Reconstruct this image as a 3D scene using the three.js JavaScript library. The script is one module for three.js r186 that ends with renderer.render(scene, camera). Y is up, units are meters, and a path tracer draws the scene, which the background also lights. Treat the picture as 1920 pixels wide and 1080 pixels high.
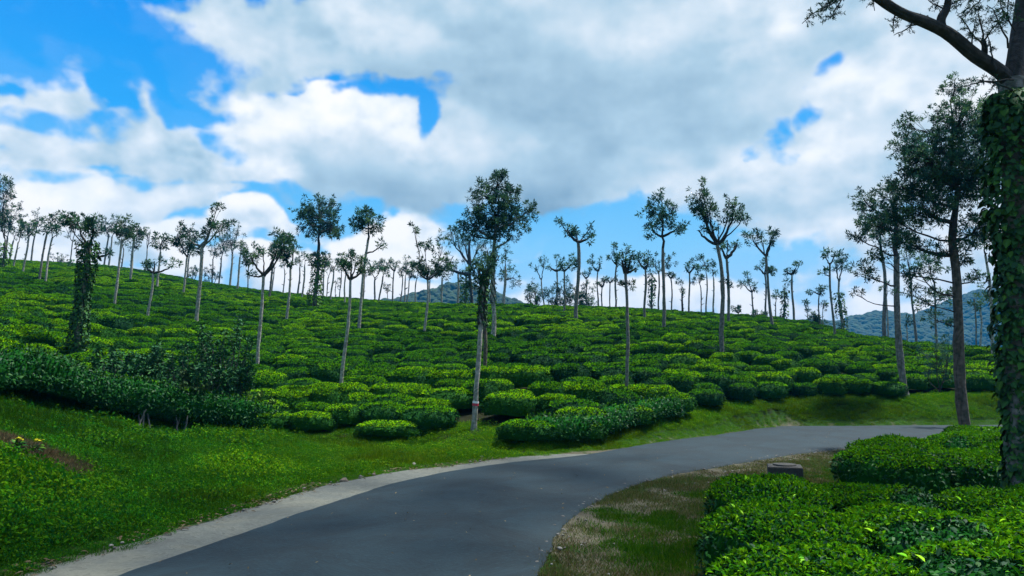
import * as THREE from 'three';
import { mergeGeometries } from 'three/addons/utils/BufferGeometryUtils.js';

// ───────────────────────── camera, sky, sun, exposure ─────────────────────────
const scene = new THREE.Scene();
const F = 1387, PITCH = Math.atan(160 / 1387), EYE = 1.6;         // measures of the photograph (1920 x 1080)
const camera = new THREE.PerspectiveCamera(2 * Math.atan(540 / F) * 180 / Math.PI, 16 / 9, 0.1, 6000);
camera.position.set(0, EYE, 0);
camera.lookAt(0, EYE + Math.tan(PITCH) * 10, -10);
const renderer = new THREE.WebGLRenderer({ antialias: true });
renderer.toneMapping = THREE.LinearToneMapping;
renderer.toneMappingExposure = 2.0;
renderer.shadowMap.enabled = true;
const sun = new THREE.DirectionalLight(new THREE.Color(1, 0.975, 0.9), 4.8);
sun.name = 'sun';
sun.position.set(60, 170, -75);
sun.target.position.set(0, 3, -40);
sun.castShadow = true;
sun.shadow.radius = 10;
Object.assign(sun.shadow.camera, { left: -120, right: 120, top: 120, bottom: -120, near: 1, far: 500 });
scene.add(sun, sun.target);
scene.fog = new THREE.FogExp2(new THREE.Color(0.0, 0.40, 1.0), 0.0003);

// ───────────────────────── random numbers and noise ─────────────────────────
function rng(seed) {
  let a = seed >>> 0;
  return () => { a |= 0; a = a + 0x6D2B79F5 | 0; let t = Math.imul(a ^ a >>> 15, 1 | a); t = t + Math.imul(t ^ t >>> 7, 61 | t) ^ t; return ((t ^ t >>> 14) >>> 0) / 4294967296; };
}
const { lerp, clamp, smoothstep: sst } = THREE.MathUtils;
const PERM = new Uint8Array(512);
{ const r = rng(11), p = [...Array(256).keys()]; for (let i = 255; i > 0; i--) { const j = Math.floor(r() * (i + 1)); [p[i], p[j]] = [p[j], p[i]]; } for (let i = 0; i < 512; i++) PERM[i] = p[i & 255]; }
function noise3(x, y, z) {                                        // value noise, -1 .. 1
  const X = Math.floor(x), Y = Math.floor(y), Z = Math.floor(z); x -= X; y -= Y; z -= Z;
  const u = x * x * (3 - 2 * x), v = y * y * (3 - 2 * y), w = z * z * (3 - 2 * z), a = X & 255, b = (X + 1) & 255, c = Y & 255, d = (Y + 1) & 255, e = Z & 255, f = (Z + 1) & 255;
  const h = (i, j, k) => PERM[PERM[PERM[i] + j] + k];
  const l = (p, q, t) => p + (q - p) * t;
  return l(l(l(h(a, c, e), h(b, c, e), u), l(h(a, d, e), h(b, d, e), u), v), l(l(h(a, c, f), h(b, c, f), u), l(h(a, d, f), h(b, d, f), u), v), w) / 127.5 - 1;
}
function fbm(x, y, z, n = 4) { let s = 0, a = 0.5; for (let i = 0; i < n; i++) { s += a * noise3(x, y, z); x = x * 2.03 + 7.1; y = y * 2.03 + 3.7; z = z * 2.03 + 1.3; a *= 0.5; } return s; }
const V = (x, y, z) => new THREE.Vector3(x, y, z);
const sl = (v) => v <= 0.04045 ? v / 12.92 : ((v + 0.055) / 1.055) ** 2.4;       // sRGB to linear
const rgb = (r, g, b) => [sl(r / 255), sl(g / 255), sl(b / 255)];

// a pixel of the photograph as a direction: x and rise per metre of depth
const FW = [0, Math.sin(PITCH), -Math.cos(PITCH)], UPV = [0, Math.cos(PITCH), Math.sin(PITCH)];
function ray(px, py) {
  const cx = (px - 960) / F, cy = (540 - py) / F, y = cy * UPV[1] + FW[1], z = cy * UPV[2] + FW[2];
  return { u: cx / -z, e: y / -z };
}
const at = (px, py, d) => { const r = ray(px, py); return V(r.u * d, EYE + r.e * d, -d); };
const onFlat = (px, py, h = 0) => { const r = ray(px, py), d = (h - EYE) / r.e; return V(r.u * d, h, -d); };

// ───────────────────────── the sky: air and clouds ─────────────────────────
{
  const W = 4096, H = 2048, data = new Float32Array(W * H * 4);
  const ae = (px, py) => { const r = ray(px, py), l = Math.hypot(r.u, 1); return [Math.atan2(r.u, 1), Math.atan2(r.e, l)]; };
  // [px, py, half width, half height, thickness, brightness]
  const CL = [
    [960, 50, 640, 110, 1.0, 0.66], [520, 45, 250, 80, 0.95, 0.80], [430, 100, 150, 60, 0.75, 0.72], [720, 40, 220, 60, 0.9, 0.86], [1560, 40, 520, 150, 1.1, 0.80], [1592, 85, 140, 75, 1.7, 0.82], [1700, 110, 160, 100, 1.2, 0.8], [1850, 170, 380, 240, 1.0, 0.78],
    [950, 170, 330, 100, 1.0, 0.50], [1200, 200, 300, 130, 1.1, 0.42], [1420, 190, 200, 80, 0.9, 0.50], [1110, 330, 330, 80, 1.0, 0.34], [1000, 300, 160, 60, 0.7, 0.60], [1400, 340, 330, 90, 1.0, 0.74], [1620, 330, 260, 110, 1.0, 0.82], [1300, 270, 240, 80, 0.9, 0.62], [1480, 130, 160, 60, 0.8, 0.62],
    [900, 250, 220, 100, 1.0, 0.78], [840, 215, 70, 60, 0.9, 0.80], [500, 195, 110, 50, 1.0, 0.97], [590, 205, 140, 60, 1.15, 1.04], [680, 235, 95, 60, 1.1, 1.10], [560, 255, 190, 70, 1.1, 0.84], [700, 285, 160, 60, 1.0, 0.86], [620, 310, 220, 50, 1.0, 0.62], [740, 350, 230, 60, 1.0, 0.42], [560, 360, 110, 40, 0.6, 0.62],
    [230, 225, 110, 50, 0.95, 0.92], [330, 255, 150, 60, 1.0, 0.96], [430, 305, 120, 52, 1.1, 1.12], [480, 305, 50, 40, 1.0, 1.15], [300, 300, 160, 50, 0.8, 0.84], [250, 150, 40, 32, 0.55, 0.84], [300, 185, 90, 34, 0.75, 0.88], [100, 245, 110, 50, 0.95, 0.90], [30, 300, 110, 50, 0.8, 0.92], [90, 365, 90, 56, 1.05, 1.06],
    [10, 185, 48, 40, 0.75, 0.88], [95, 150, 50, 44, 0.55, 0.86], [135, 80, 34, 26, 0.35, 0.88], [215, 85, 30, 12, 0.22, 0.85], [250, 370, 120, 50, 0.75, 0.84], [330, 365, 60, 24, 0.6, 0.92],
    [410, 440, 105, 50, 1.15, 1.15], [470, 455, 60, 30, 0.9, 1.1], [770, 440, 100, 56, 1.1, 0.95], [720, 480, 140, 50, 1.0, 1.12], [830, 470, 80, 44, 0.8, 1.0], [640, 480, 100, 26, 0.6, 0.98], [1000, 455, 60, 18, 0.5, 0.9], [905, 370, 60, 40, 0.6, 0.86],
    [230, 460, 300, 42, 0.75, 0.98], [60, 450, 200, 55, 0.9, 1.0], [1200, 578, 330, 42, 0.8, 0.98], [1520, 572, 200, 34, 0.5, 0.94], [560, 545, 420, 40, 0.8, 1.0], [1700, 440, 300, 60, 0.6, 0.82], [960, 545, 160, 36, 0.55, 0.95], [1480, 395, 220, 36, 0.7, 0.72], [1900, 540, 220, 60, 0.7, 0.9],
  ].map(([x, y, a, b, t, l]) => [...ae(x, y), a / F * 0.93, b / F * 0.97, t, l]);
  const HOLES = [[700, 176, 78, 28, 0.9], [764, 198, 36, 40, 0.95], [735, 160, 66, 20, 0.6], [1556, 192, 30, 22, 0.44], [1500, 228, 32, 17, 0.40], [1478, 262, 40, 14, 0.2], [330, 155, 74, 28, 0.75], [285, 90, 40, 60, 0.6], [170, 30, 210, 80, 1.1], [195, 140, 40, 50, 0.6], [130, 205, 70, 22, 0.5], [880, 395, 90, 26, 0.6], [560, 395, 110, 24, 0.5], [1150, 440, 260, 38, 0.8], [1380, 490, 250, 46, 0.8], [1020, 500, 150, 40, 0.5], [470, 375, 130, 24, 0.5], [110, 320, 120, 16, 0.4], [385, 255, 30, 40, 0.35]].map(([x, y, a, b, t]) => [...ae(x, y), a / F, b / F, t]);
  const SKY = [[0, rgb(196, 224, 248)], [0.08, rgb(166, 214, 250)], [0.16, rgb(132, 204, 250)], [0.24, rgb(96, 188, 248)], [0.32, rgb(48, 168, 247)], [0.45, rgb(10, 146, 240)], [0.8, rgb(4, 104, 200)], [1.6, rgb(4, 80, 170)]];
  const CLD = [[0, rgb(98, 140, 170)], [0.3, rgb(132, 168, 194)], [0.6, rgb(176, 206, 226)], [0.85, rgb(218, 232, 244)], [1, rgb(242, 248, 253)], [1.15, rgb(255, 255, 255)]];
  const ramp = (t, x, o) => { let i = 0; while (i < t.length - 2 && x > t[i + 1][0]) i++; const k = clamp((x - t[i][0]) / (t[i + 1][0] - t[i][0]), 0, 1); for (let c = 0; c < 3; c++) o[c] = lerp(t[i][1][c], t[i + 1][1][c], k); };
  const s = [0, 0, 0], c = [0, 0, 0];
  for (let row = 0; row < H; row++) {
    const el = ((row + 0.5) / H - 0.5) * Math.PI, y = Math.sin(el);
    const low = el < -0.12;
    for (let col = 0; col < W; col++) {
      const i = (row * W + col) * 4;
      const lon = ((col + 0.5) / W - 0.5) * 2 * Math.PI;            // three: direction x = cos(lon), z = sin(lon)
      if (low) { data[i] = 0.06; data[i + 1] = 0.1; data[i + 2] = 0.07; data[i + 3] = 1; continue; }
      let az = lon + Math.PI / 2; if (az > Math.PI) az -= 2 * Math.PI;             // 0 straight ahead (-z), to the right positive
      const X = Math.cos(lon) * Math.cos(el), Z = Math.sin(lon) * Math.cos(el);
      const front = Math.abs(az) < 1.15 && el < 1.0 ? sst(1.15 - Math.abs(az), 0, 0.4) * sst(1.0 - el, 0, 0.35) : 0;
      const w1 = fbm(X * 5, y * 7, Z * 5, 3), w2 = fbm(X * 5 + 9, y * 7 + 5, Z * 5 + 2, 3), n1 = fbm(X * 13 + 3, y * 17, Z * 13, 5), n2 = fbm(X * 13 + 3 + 0.12, y * 17 + 0.32, Z * 13, 4);
      const wx = w1 * 0.075 + n1 * 0.05, wy = w2 * 0.06 + n2 * 0.035;
      let hole = -1, f = -0.5, bs = 0, bw = 1e-6;
      if (front > 0) {
        for (const b of CL) {
          const dx = (az + wx - b[0]) / b[2], dy = (el + wy - b[1]) / b[3], q = dx * dx + dy * dy;
          if (q > 4) continue;
          const g = b[4] * (1 - q); if (g > f) f = g;
          const k = Math.max(0, 1.35 - q) ** 2 * b[4]; bs += k * (b[5] + clamp(dy, -1, 1) * 0.05); bw += k;
        }
        for (const h of HOLES) { const dx = (az + wx * 1.1 - h[0]) / h[2], dy = (el + wy * 1.1 - h[1]) / h[3], q = dx * dx + dy * dy; if (q < 3) hole = Math.max(hole, h[4] * (1.25 - q)); }
      }
      const g0 = 0.25 + 2.2 * fbm(X * 2.2 + 4, y * 3.5, Z * 2.2 + 8, 4), gb = 0.72 + 0.5 * w2;
      f = lerp(g0, f, front);
      if (f > 0) f *= 1.7;
      const n3 = fbm(X * 38 + 1, y * 46, Z * 38, 4);
      let bil = 0; for (let o = 0, a = 0.5, q = 17; o < 4; o++, a *= 0.5, q *= 2.1) bil += a * Math.abs(noise3(X * q + 5 + wx * 9, y * q * 1.25 + 2, Z * q + wy * 9));
      bil = 0.28 - bil;
      const b0 = lerp(gb, bw > 1e-5 ? bs / bw : 0.8, front), bk = clamp((b0 - 0.5) * 2.4, 0.35, 1), br = b0 + bk * ((n1 - n2) * 0.5 + n1 * 0.12 + n3 * 0.08 + bil * 0.45) + w1 * 0.14 + 0.26 * fbm(X * 6 + 3, y * 15, Z * 6, 4);
      const al = sst(f + n1 * 0.9 + n3 * 0.7 + bil * 1.5, -0.30, 0.50) * (1 - 0.96 * sst(hole * front - (1 - front) + n1 * 0.9 + n3 * 0.8 - bil * 0.8, -0.15, 0.75)) * 0.985 + 0.015;
      ramp(SKY, Math.max(0, el - 0.02 * w1), s); ramp(CLD, br, c);
      const hz = (1 - sst(el, 0.0, 0.16)) * 0.5;
      for (let k = 0; k < 3; k++) { const v = lerp(s[k], c[k], al); data[i + k] = lerp(v, [0.74, 0.83, 0.93][k], hz * 0.4) / 1.9; }
      data[i + 3] = 1;
    }
  }
  const t = new THREE.DataTexture(data, W, H, THREE.RGBAFormat, THREE.FloatType);
  t.mapping = THREE.EquirectangularReflectionMapping; t.minFilter = t.magFilter = THREE.LinearFilter; t.needsUpdate = true;
  scene.background = t; scene.environment = t;
}

// ───────────────────────── the lie of the land ─────────────────────────
function table(rows) { return (x) => { let i = 0; while (i < rows.length - 2 && x > rows[i + 1][0]) i++; const a = rows[i], b = rows[i + 1], t = clamp((x - a[0]) / (b[0] - a[0]), 0, 1), s = t; return a.map((v, k) => lerp(v, b[k], s)); }; }
// crest of the tea hill: pixel, depth in metres
const ridge = table([[-500, 480, 100], [0, 487, 100], [200, 499, 98], [300, 514, 95], [400, 532, 92], [500, 547, 88], [600, 557, 82], [700, 563, 78], [800, 568, 74], [900, 571, 70], [1000, 574, 66], [1100, 576, 64], [1200, 580, 62], [1300, 586, 60], [1400, 593, 56], [1500, 604, 53], [1600, 626, 48], [1700, 641, 45], [1800, 649, 42], [1900, 656, 40], [2400, 685, 38]]
  .map(([x, y, d]) => { const r = ray(x, y); return [r.u, r.e, d]; }));
// lower edge of the tea field
const foot = table([[-500, 735, 10], [-150, 742, 11.5], [0, 755, 13], [160, 785, 15], [330, 812, 16.4], [520, 817, 17], [770, 832, 16.8], [1000, 851, 14.9], [1120, 832, 16.6], [1240, 803, 18.5], [1370, 778, 21.5], [1500, 758, 24], [1700, 749, 24.5], [1860, 747, 24.5], [2500, 747, 24.5]]
  .map(([x, y, d]) => { const r = ray(x, y); return [r.u, Math.max(0, EYE + r.e * d), d]; }));
function densify(pts, step, wob, seed) {
  const curve = new THREE.CatmullRomCurve3(pts, false, 'centripetal'), n = Math.ceil(curve.getLength() / step), out = curve.getSpacedPoints(n);
  if (wob) out.forEach((p, i) => { const a = out[Math.max(0, i - 1)], b = out[Math.min(n, i + 1)], l = Math.hypot(b.x - a.x, b.z - a.z) || 1; const k = wob * (fbm(i * step * 1.1, seed, 0, 4) * 1.6 + noise3(i * step * 7, seed, 3) * 0.35); p.x += -(b.z - a.z) / l * k; p.z += (b.x - a.x) / l * k; });
  return out;
}
const flat = (l) => l.map(([x, y]) => onFlat(x, y));
const LEFT_EDGE = [V(-5.2, 0, 8), V(-4.2, 0, 1), V(-3.5, 0, -3.2), ...flat([[235, 1080], [358, 1037], [477, 995], [600, 952], [748, 906], [859, 884], [970, 868], [1092, 856], [1240, 830], [1351, 816], [1462, 801]]), V(9.6, 0, -22.6), V(14.2, 0, -23.0), V(20, 0, -22.4), V(32, 0, -20)];
const RIGHT_EDGE = [V(-2.0, 0, 8), V(-1.1, 0, 2), V(-0.35, 0, -2.6), ...flat([[1011, 1080], [1037, 1013], [1074, 969], [1155, 924], [1240, 896], [1351, 876], [1462, 857], [1573, 843], [1673, 829]]), V(11.6, 0, -18.7), V(15, 0, -19.1), V(20, 0, -18.6), V(31, 0, -16.4)];
const APRON_EDGE = [V(-6.2, 0, 8), V(-5.1, 0, 1), V(-4.3, 0, -3.2), ...flat([[36, 1080], [170, 1042], [255, 1020], [383, 982], [511, 943], [600, 914], [737, 887], [859, 872], [970, 857], [1044, 853], [1110, 852]])];
const leftLine = densify(LEFT_EDGE, 0.12, 0.035, 1), rightLine = densify(RIGHT_EDGE, 0.12, 0.06, 2), apronLine = densify(APRON_EDGE, 0.12, 0.05, 3);
const outer = densify([...APRON_EDGE.slice(0, -1), ...LEFT_EDGE.slice(11)], 0.4, 0, 0), inner = densify(RIGHT_EDGE, 0.4, 0, 0);
function side(line, x, z) {                                        // distance to a line, positive on the left of its run (away from the road for `outer`)
  let best = 1e9, sg = 1;
  for (let i = 0; i < line.length - 1; i++) {
    const a = line[i], b = line[i + 1], dx = b.x - a.x, dz = b.z - a.z, t = clamp(((x - a.x) * dx + (z - a.z) * dz) / (dx * dx + dz * dz), 0, 1), ex = x - a.x - dx * t, ez = z - a.z - dz * t, q = ex * ex + ez * ez;
    if (q < best) { best = q; sg = dx * ez - dz * ex < 0 ? 1 : -1; }
  }
  return Math.sqrt(best) * sg;
}
function hillAt(u, d) {
  const [, e, R] = ridge(u), [, hb, B] = foot(u), hR = EYE + e * R - 0.62, k = Math.max(0.00005, (hR - (R - B) * e - hb) / (R - B) ** 2), t = R - d;
  return d < R ? hR - t * e - k * t * t : Math.max(hR - t * e - k * 1.6 * t * t, -14 + 2 * Math.exp(-(d - R) / 60));
}
function land(x, z) {
  const d = -z;
  if (d < 0.5) { const s = side(outer, x, z); return s > 0 ? Math.min(1.2, s * 0.16) : 0; }
  const u = clamp(x / d, -1.5, 1.5), [, hb, B] = foot(u);
  if (d >= B) { const fade = sst(d, B, B + 4); return hillAt(u, d) + fade * 0.22 * fbm(x * 0.09, 0, z * 0.09, 3); }
  const s = side(outer, x, z);
  if (s <= 0) return 0;
  const t = s / (s + (B - d));
  return hb * (t * t * (3 - 2 * t) * 0.6 + t * 0.4) + sst(s, 0.2, 1.2) * sst(B - d, 0, 0.5) * 0.10 * fbm(x * 0.8, 2, z * 0.8, 3);
}
function hit(px, py, h = 0) {                                            // where the line of sight through a pixel meets the land
  const r = ray(px, py), R = ridge(r.u)[2]; let p = 3;
  for (let d = 3; d < R + 3; d += 0.1) { if (EYE + r.e * d < land(r.u * d, -d) + h) { p = d; break; } p = d; }
  return p;
}

// ───────────────────────── builders ─────────────────────────
const used = {};
function numbered(n) { const k = used[n] = (used[n] ?? -1) + 1; return k ? n + '_' + String(k).padStart(3, '0') : n; }
function tag(o, label, category, group, kind) { Object.assign(o.userData, { label }); if (category) o.userData.category = category; if (group) o.userData.group = group; if (kind) o.userData.kind = kind; return o; }
function thing(name, label, category, group) { const g = new THREE.Group(); g.name = numbered(name); scene.add(g); return tag(g, label, category, group); }
function mesh(name, geo, mat, parent) { const m = new THREE.Mesh(geo, mat); m.name = parent ? name : numbered(name); m.castShadow = m.receiveShadow = true; (parent ?? scene).add(m); return m; }
class GB {                                                       // collects triangles with colours and, where wanted, uv
  constructor(uv) { this.p = []; this.n = []; this.c = []; this.t = uv ? [] : null; this.i = []; }
  v(x, y, z, nx, ny, nz, c, u = 0, w = 0) { this.p.push(x, y, z); this.n.push(nx, ny, nz); this.c.push(c[0], c[1], c[2]); if (this.t) this.t.push(u, w); return this.p.length / 3 - 1; }
  leaf(p, dir, nor, len, wid, col, fine) {                        // dir along the leaf, nor its upper face
    let { x: dx, y: dy, z: dz } = dir, sx = dy * nor.z - dz * nor.y, sy = dz * nor.x - dx * nor.z, sz = dx * nor.y - dy * nor.x;
    let l = Math.hypot(sx, sy, sz) || 1; sx /= l; sy /= l; sz /= l;
    const nx = sy * dz - sz * dy, ny = sz * dx - sx * dz, nz = sx * dy - sy * dx;    // true normal
    const h = wid / 2, A = (a, b, c) => this.v(p.x + dx * a + sx * b + nx * c, p.y + dy * a + sy * b + ny * c, p.z + dz * a + sz * b + nz * c, nx + sx * b * 6 * (fine ? 1 : 0), ny + sy * b * 6 * (fine ? 1 : 0), nz + sz * b * 6 * (fine ? 1 : 0), col);
    if (!fine) { const a = A(0, 0, 0), b = A(len * 0.5, h, h * 0.35), c = A(len, 0, -len * 0.06), d = A(len * 0.5, -h, h * 0.35); this.i.push(a, b, c, a, c, d); return; }
    const a = A(0, 0, 0), m1 = A(len * 0.36, 0, len * 0.05), m2 = A(len * 0.7, 0, len * 0.03), e = A(len, 0, -len * 0.10), l1 = A(len * 0.3, h * 0.92, len * 0.05 + h * 0.35), r1 = A(len * 0.3, -h * 0.92, len * 0.05 + h * 0.35), l2 = A(len * 0.66, h * 0.78, len * 0.03 + h * 0.3), r2 = A(len * 0.66, -h * 0.78, len * 0.03 + h * 0.3);
    this.i.push(a, l1, m1, a, m1, r1, m1, l1, m2, l1, l2, m2, m1, m2, r1, r1, m2, r2, m2, l2, e, m2, e, r2);
  }
  tube(pts, rad, seg, col, lump = 0, seed = 0) {
    const n = pts.length; let len = 0, prev = null; const T = V(), N = V(1, 0, 0), Bv = V(), q = V();
    for (let k = 0; k < n; k++) {
      T.subVectors(pts[Math.min(n - 1, k + 1)], pts[Math.max(0, k - 1)]).normalize();
      if (k) len += pts[k].distanceTo(pts[k - 1]);
      q.copy(N).addScaledVector(T, -N.dot(T)); if (q.lengthSq() < 1e-4) q.set(0, 0, 1).addScaledVector(T, -T.z); N.copy(q).normalize(); Bv.crossVectors(T, N);
      const row = [], R = typeof rad === 'function' ? rad(k / (n - 1)) : lerp(rad[0], rad[1], k / (n - 1));
      for (let s = 0; s <= seg; s++) {
        const a = s / seg * Math.PI * 2, ca = Math.cos(a), sa = Math.sin(a), nx = N.x * ca + Bv.x * sa, ny = N.y * ca + Bv.y * sa, nz = N.z * ca + Bv.z * sa;
        const r = R * (1 + (lump ? lump * noise3(ca * 1.3 + seed, len * 2.2 / Math.max(0.4, 1), sa * 1.3) : 0));
        row.push(this.v(pts[k].x + nx * r, pts[k].y + ny * r, pts[k].z + nz * r, nx, ny, nz, col, s / seg * Math.max(0.2, Math.round(R * 6.28 * 4) / 4), len));
      }
      if (prev) for (let s = 0; s < seg; s++) this.i.push(prev[s], prev[s + 1], row[s], row[s], prev[s + 1], row[s + 1]);
      prev = row;
    }
  }
  get empty() { return !this.i.length; }
  geo() {
    const g = new THREE.BufferGeometry();
    g.setAttribute('position', new THREE.BufferAttribute(new Float32Array(this.p), 3)); g.setAttribute('normal', new THREE.BufferAttribute(new Float32Array(this.n), 3)); g.setAttribute('color', new THREE.BufferAttribute(new Float32Array(this.c), 3));
    if (this.t) g.setAttribute('uv', new THREE.BufferAttribute(new Float32Array(this.t), 2));
    g.setIndex(this.i); return g;
  }
}
function randDir(r, o = V()) { const z = r() * 2 - 1, a = r() * 6.2832, q = Math.sqrt(1 - z * z); return o.set(q * Math.cos(a), z, q * Math.sin(a)); }
function tex(w, h, fn, srgb) {
  const d = new Uint8Array(w * h * 4); for (let y = 0; y < h; y++) for (let x = 0; x < w; x++) { const c = fn(x, y), i = (y * w + x) * 4; for (let k = 0; k < 3; k++) d[i + k] = clamp(Math.round(c[k] * 255), 0, 255); d[i + 3] = 255; }
  const t = new THREE.DataTexture(d, w, h); t.wrapS = t.wrapT = THREE.RepeatWrapping; t.magFilter = THREE.LinearFilter; t.minFilter = THREE.LinearMipmapLinearFilter; if (srgb) t.colorSpace = THREE.SRGBColorSpace; t.needsUpdate = true; return t;
}
const tile = (x, y, n, f, s) => { // noise that repeats after n pixels
  const a = x / n * 6.28318, b = y / n * 6.28318, r = f / 6.28318; return noise3(Math.cos(a) * r + s, Math.sin(a) * r + Math.cos(b) * r * 1.01, Math.sin(b) * r + s * 2.7); };

// ───────────────────────── materials ─────────────────────────
const vr = rng(77);
const soilTex = tex(512, 512, (x, y) => { const a = tile(x, y, 512, 9, 1), b = tile(x, y, 512, 34, 5), c = vr(), v = 0.78 + a * 0.14 + b * 0.12 + (c - 0.5) * 0.28 + (c > 0.985 ? 0.3 : 0); return [v, v * 0.985, v * 0.96]; });
const asphaltTex = tex(1024, 1024, (x, y) => { const a = tile(x, y, 1024, 5, 3), b = tile(x, y, 1024, 19, 8), e = tile(x, y, 1024, 80, 4), f = tile(x, y, 1024, 190, 6), c = vr(), v = 0.66 + a * 0.17 + b * 0.12 + e * 0.10 + f * 0.14 + (c - 0.5) * 0.22 + (f > 0.62 && e > 0.1 ? 0.22 : 0); return [v, v * 0.995, v * 0.99]; });
const concreteTex = tex(1024, 1024, (x, y) => { const a = tile(x, y, 1024, 6, 13), b = tile(x, y, 1024, 24, 18), e = tile(x, y, 1024, 70, 21), f = tile(x, y, 1024, 170, 24), c = vr(), v = 0.72 + a * 0.14 + b * 0.14 + e * 0.10 + f * 0.10 + (c - 0.5) * 0.12, st = b + e > 0.6 ? 0.72 : 1, w = clamp(a * 0.5 + b * 0.3, -0.1, 0.3); return [v * st * (1 + w * 0.15), v * st * 0.985, v * st * (0.95 - w * 0.2)]; });
const barkTex = tex(256, 512, (x, y) => { const a = tile(x, y, 512, 12, 31), b = noise3(Math.cos(x / 256 * 6.283) * 3, y / 22, Math.sin(x / 256 * 6.283) * 3), f = noise3(Math.cos(x / 256 * 6.283) * 5, y / 90, Math.sin(x / 256 * 6.283) * 5), s = noise3(Math.cos(x / 256 * 6.283) * 9, y / 5, Math.sin(x / 256 * 6.283) * 9 + 3); let v = 0.66 + 0.28 * b + 0.26 * f + 0.16 * s + (vr() - 0.5) * 0.1; if (s > 0.45 && b < 0.1) v *= 0.6; const moss = f < -0.35 ? 0.8 : 1; return [v * moss, v * (moss < 1 ? 0.92 : 0.98), v * 0.94 * moss]; });
const M = (o) => new THREE.MeshStandardMaterial(o), P = (o) => new THREE.MeshPhysicalMaterial(o);
const mats = {
  soil: P({ specularIntensity: 0.1, vertexColors: true, map: soilTex, bumpMap: soilTex, bumpScale: 0.02, roughness: 0.96 }),
  asphalt: P({ specularIntensity: 0.5, color: new THREE.Color().setRGB(0.010, 0.028, 0.038), map: asphaltTex, bumpMap: asphaltTex, bumpScale: 0.004, roughness: 0.8 }),
  concrete: M({ color: new THREE.Color().setRGB(0.125, 0.138, 0.12), map: concreteTex, bumpMap: concreteTex, bumpScale: 0.008, roughness: 0.9 }),
  barkPale: M({ color: new THREE.Color().setRGB(0.43, 0.41, 0.37), map: barkTex, bumpMap: barkTex, bumpScale: 0.012, roughness: 0.9 }),
  barkGrey: M({ color: new THREE.Color().setRGB(0.22, 0.21, 0.195), map: barkTex, bumpMap: barkTex, bumpScale: 0.014, roughness: 0.92 }),
  barkDark: M({ color: new THREE.Color().setRGB(0.045, 0.042, 0.04), map: barkTex, bumpMap: barkTex, bumpScale: 0.016, roughness: 0.95 }),
  barkBrown: M({ color: new THREE.Color().setRGB(0.13, 0.105, 0.085), map: barkTex, bumpMap: barkTex, bumpScale: 0.016, roughness: 0.95 }),
  crown: P({ vertexColors: true, roughness: 1, transmission: 0.35, thickness: 0, specularIntensity: 0.1 }),
  vine: P({ vertexColors: true, roughness: 0.6, specularIntensity: 0.2 }),
  weed: P({ vertexColors: true, roughness: 1, transmission: 0.3, thickness: 0, specularIntensity: 0 }),
  fgShoot: P({ color: new THREE.Color().setRGB(0.5, 0.56, 0.9), vertexColors: true, roughness: 1, transmission: 0.25, thickness: 0, specularIntensity: 0 }),
  fgLeaf: P({ color: new THREE.Color().setRGB(1.2, 1.15, 1.3), vertexColors: true, roughness: 0.55, specularIntensity: 0.22 }),
  stone: M({ color: new THREE.Color().setRGB(0.3, 0.25, 0.2), map: concreteTex, bumpMap: concreteTex, bumpScale: 0.02, roughness: 0.95 }),
  paleStone: M({ color: new THREE.Color().setRGB(0.36, 0.35, 0.29), map: concreteTex, bumpMap: concreteTex, bumpScale: 0.02, roughness: 0.95 }),
  blockLid: M({ color: new THREE.Color().setRGB(0.075, 0.075, 0.068), map: concreteTex, bumpMap: concreteTex, bumpScale: 0.01, roughness: 0.9 }),
  block: M({ color: new THREE.Color().setRGB(0.06, 0.06, 0.055), map: concreteTex, bumpMap: concreteTex, bumpScale: 0.012, roughness: 0.9 }),
  red: M({ color: new THREE.Color().setRGB(0.5, 0.03, 0.06), roughness: 0.7 }), white: M({ color: new THREE.Color().setRGB(0.75, 0.72, 0.7), roughness: 0.7 }),
  core: P({ vertexColors: true, roughness: 1, specularIntensity: 0 }),
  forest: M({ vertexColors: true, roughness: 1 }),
};
const tones = [[1, 1, 1], [1.7, 1.32, 0.8], [0.6, 0.74, 1.3]];
const shootMats = tones.map((t) => P({ vertexColors: true, color: new THREE.Color().setRGB(...t), roughness: 1, transmission: 0.3, thickness: 0, specularIntensity: 0 }));
const teaMats = tones.map((t) => P({ vertexColors: true, color: new THREE.Color().setRGB(...t), roughness: 0.75, specularIntensity: 0.12 }));

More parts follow.
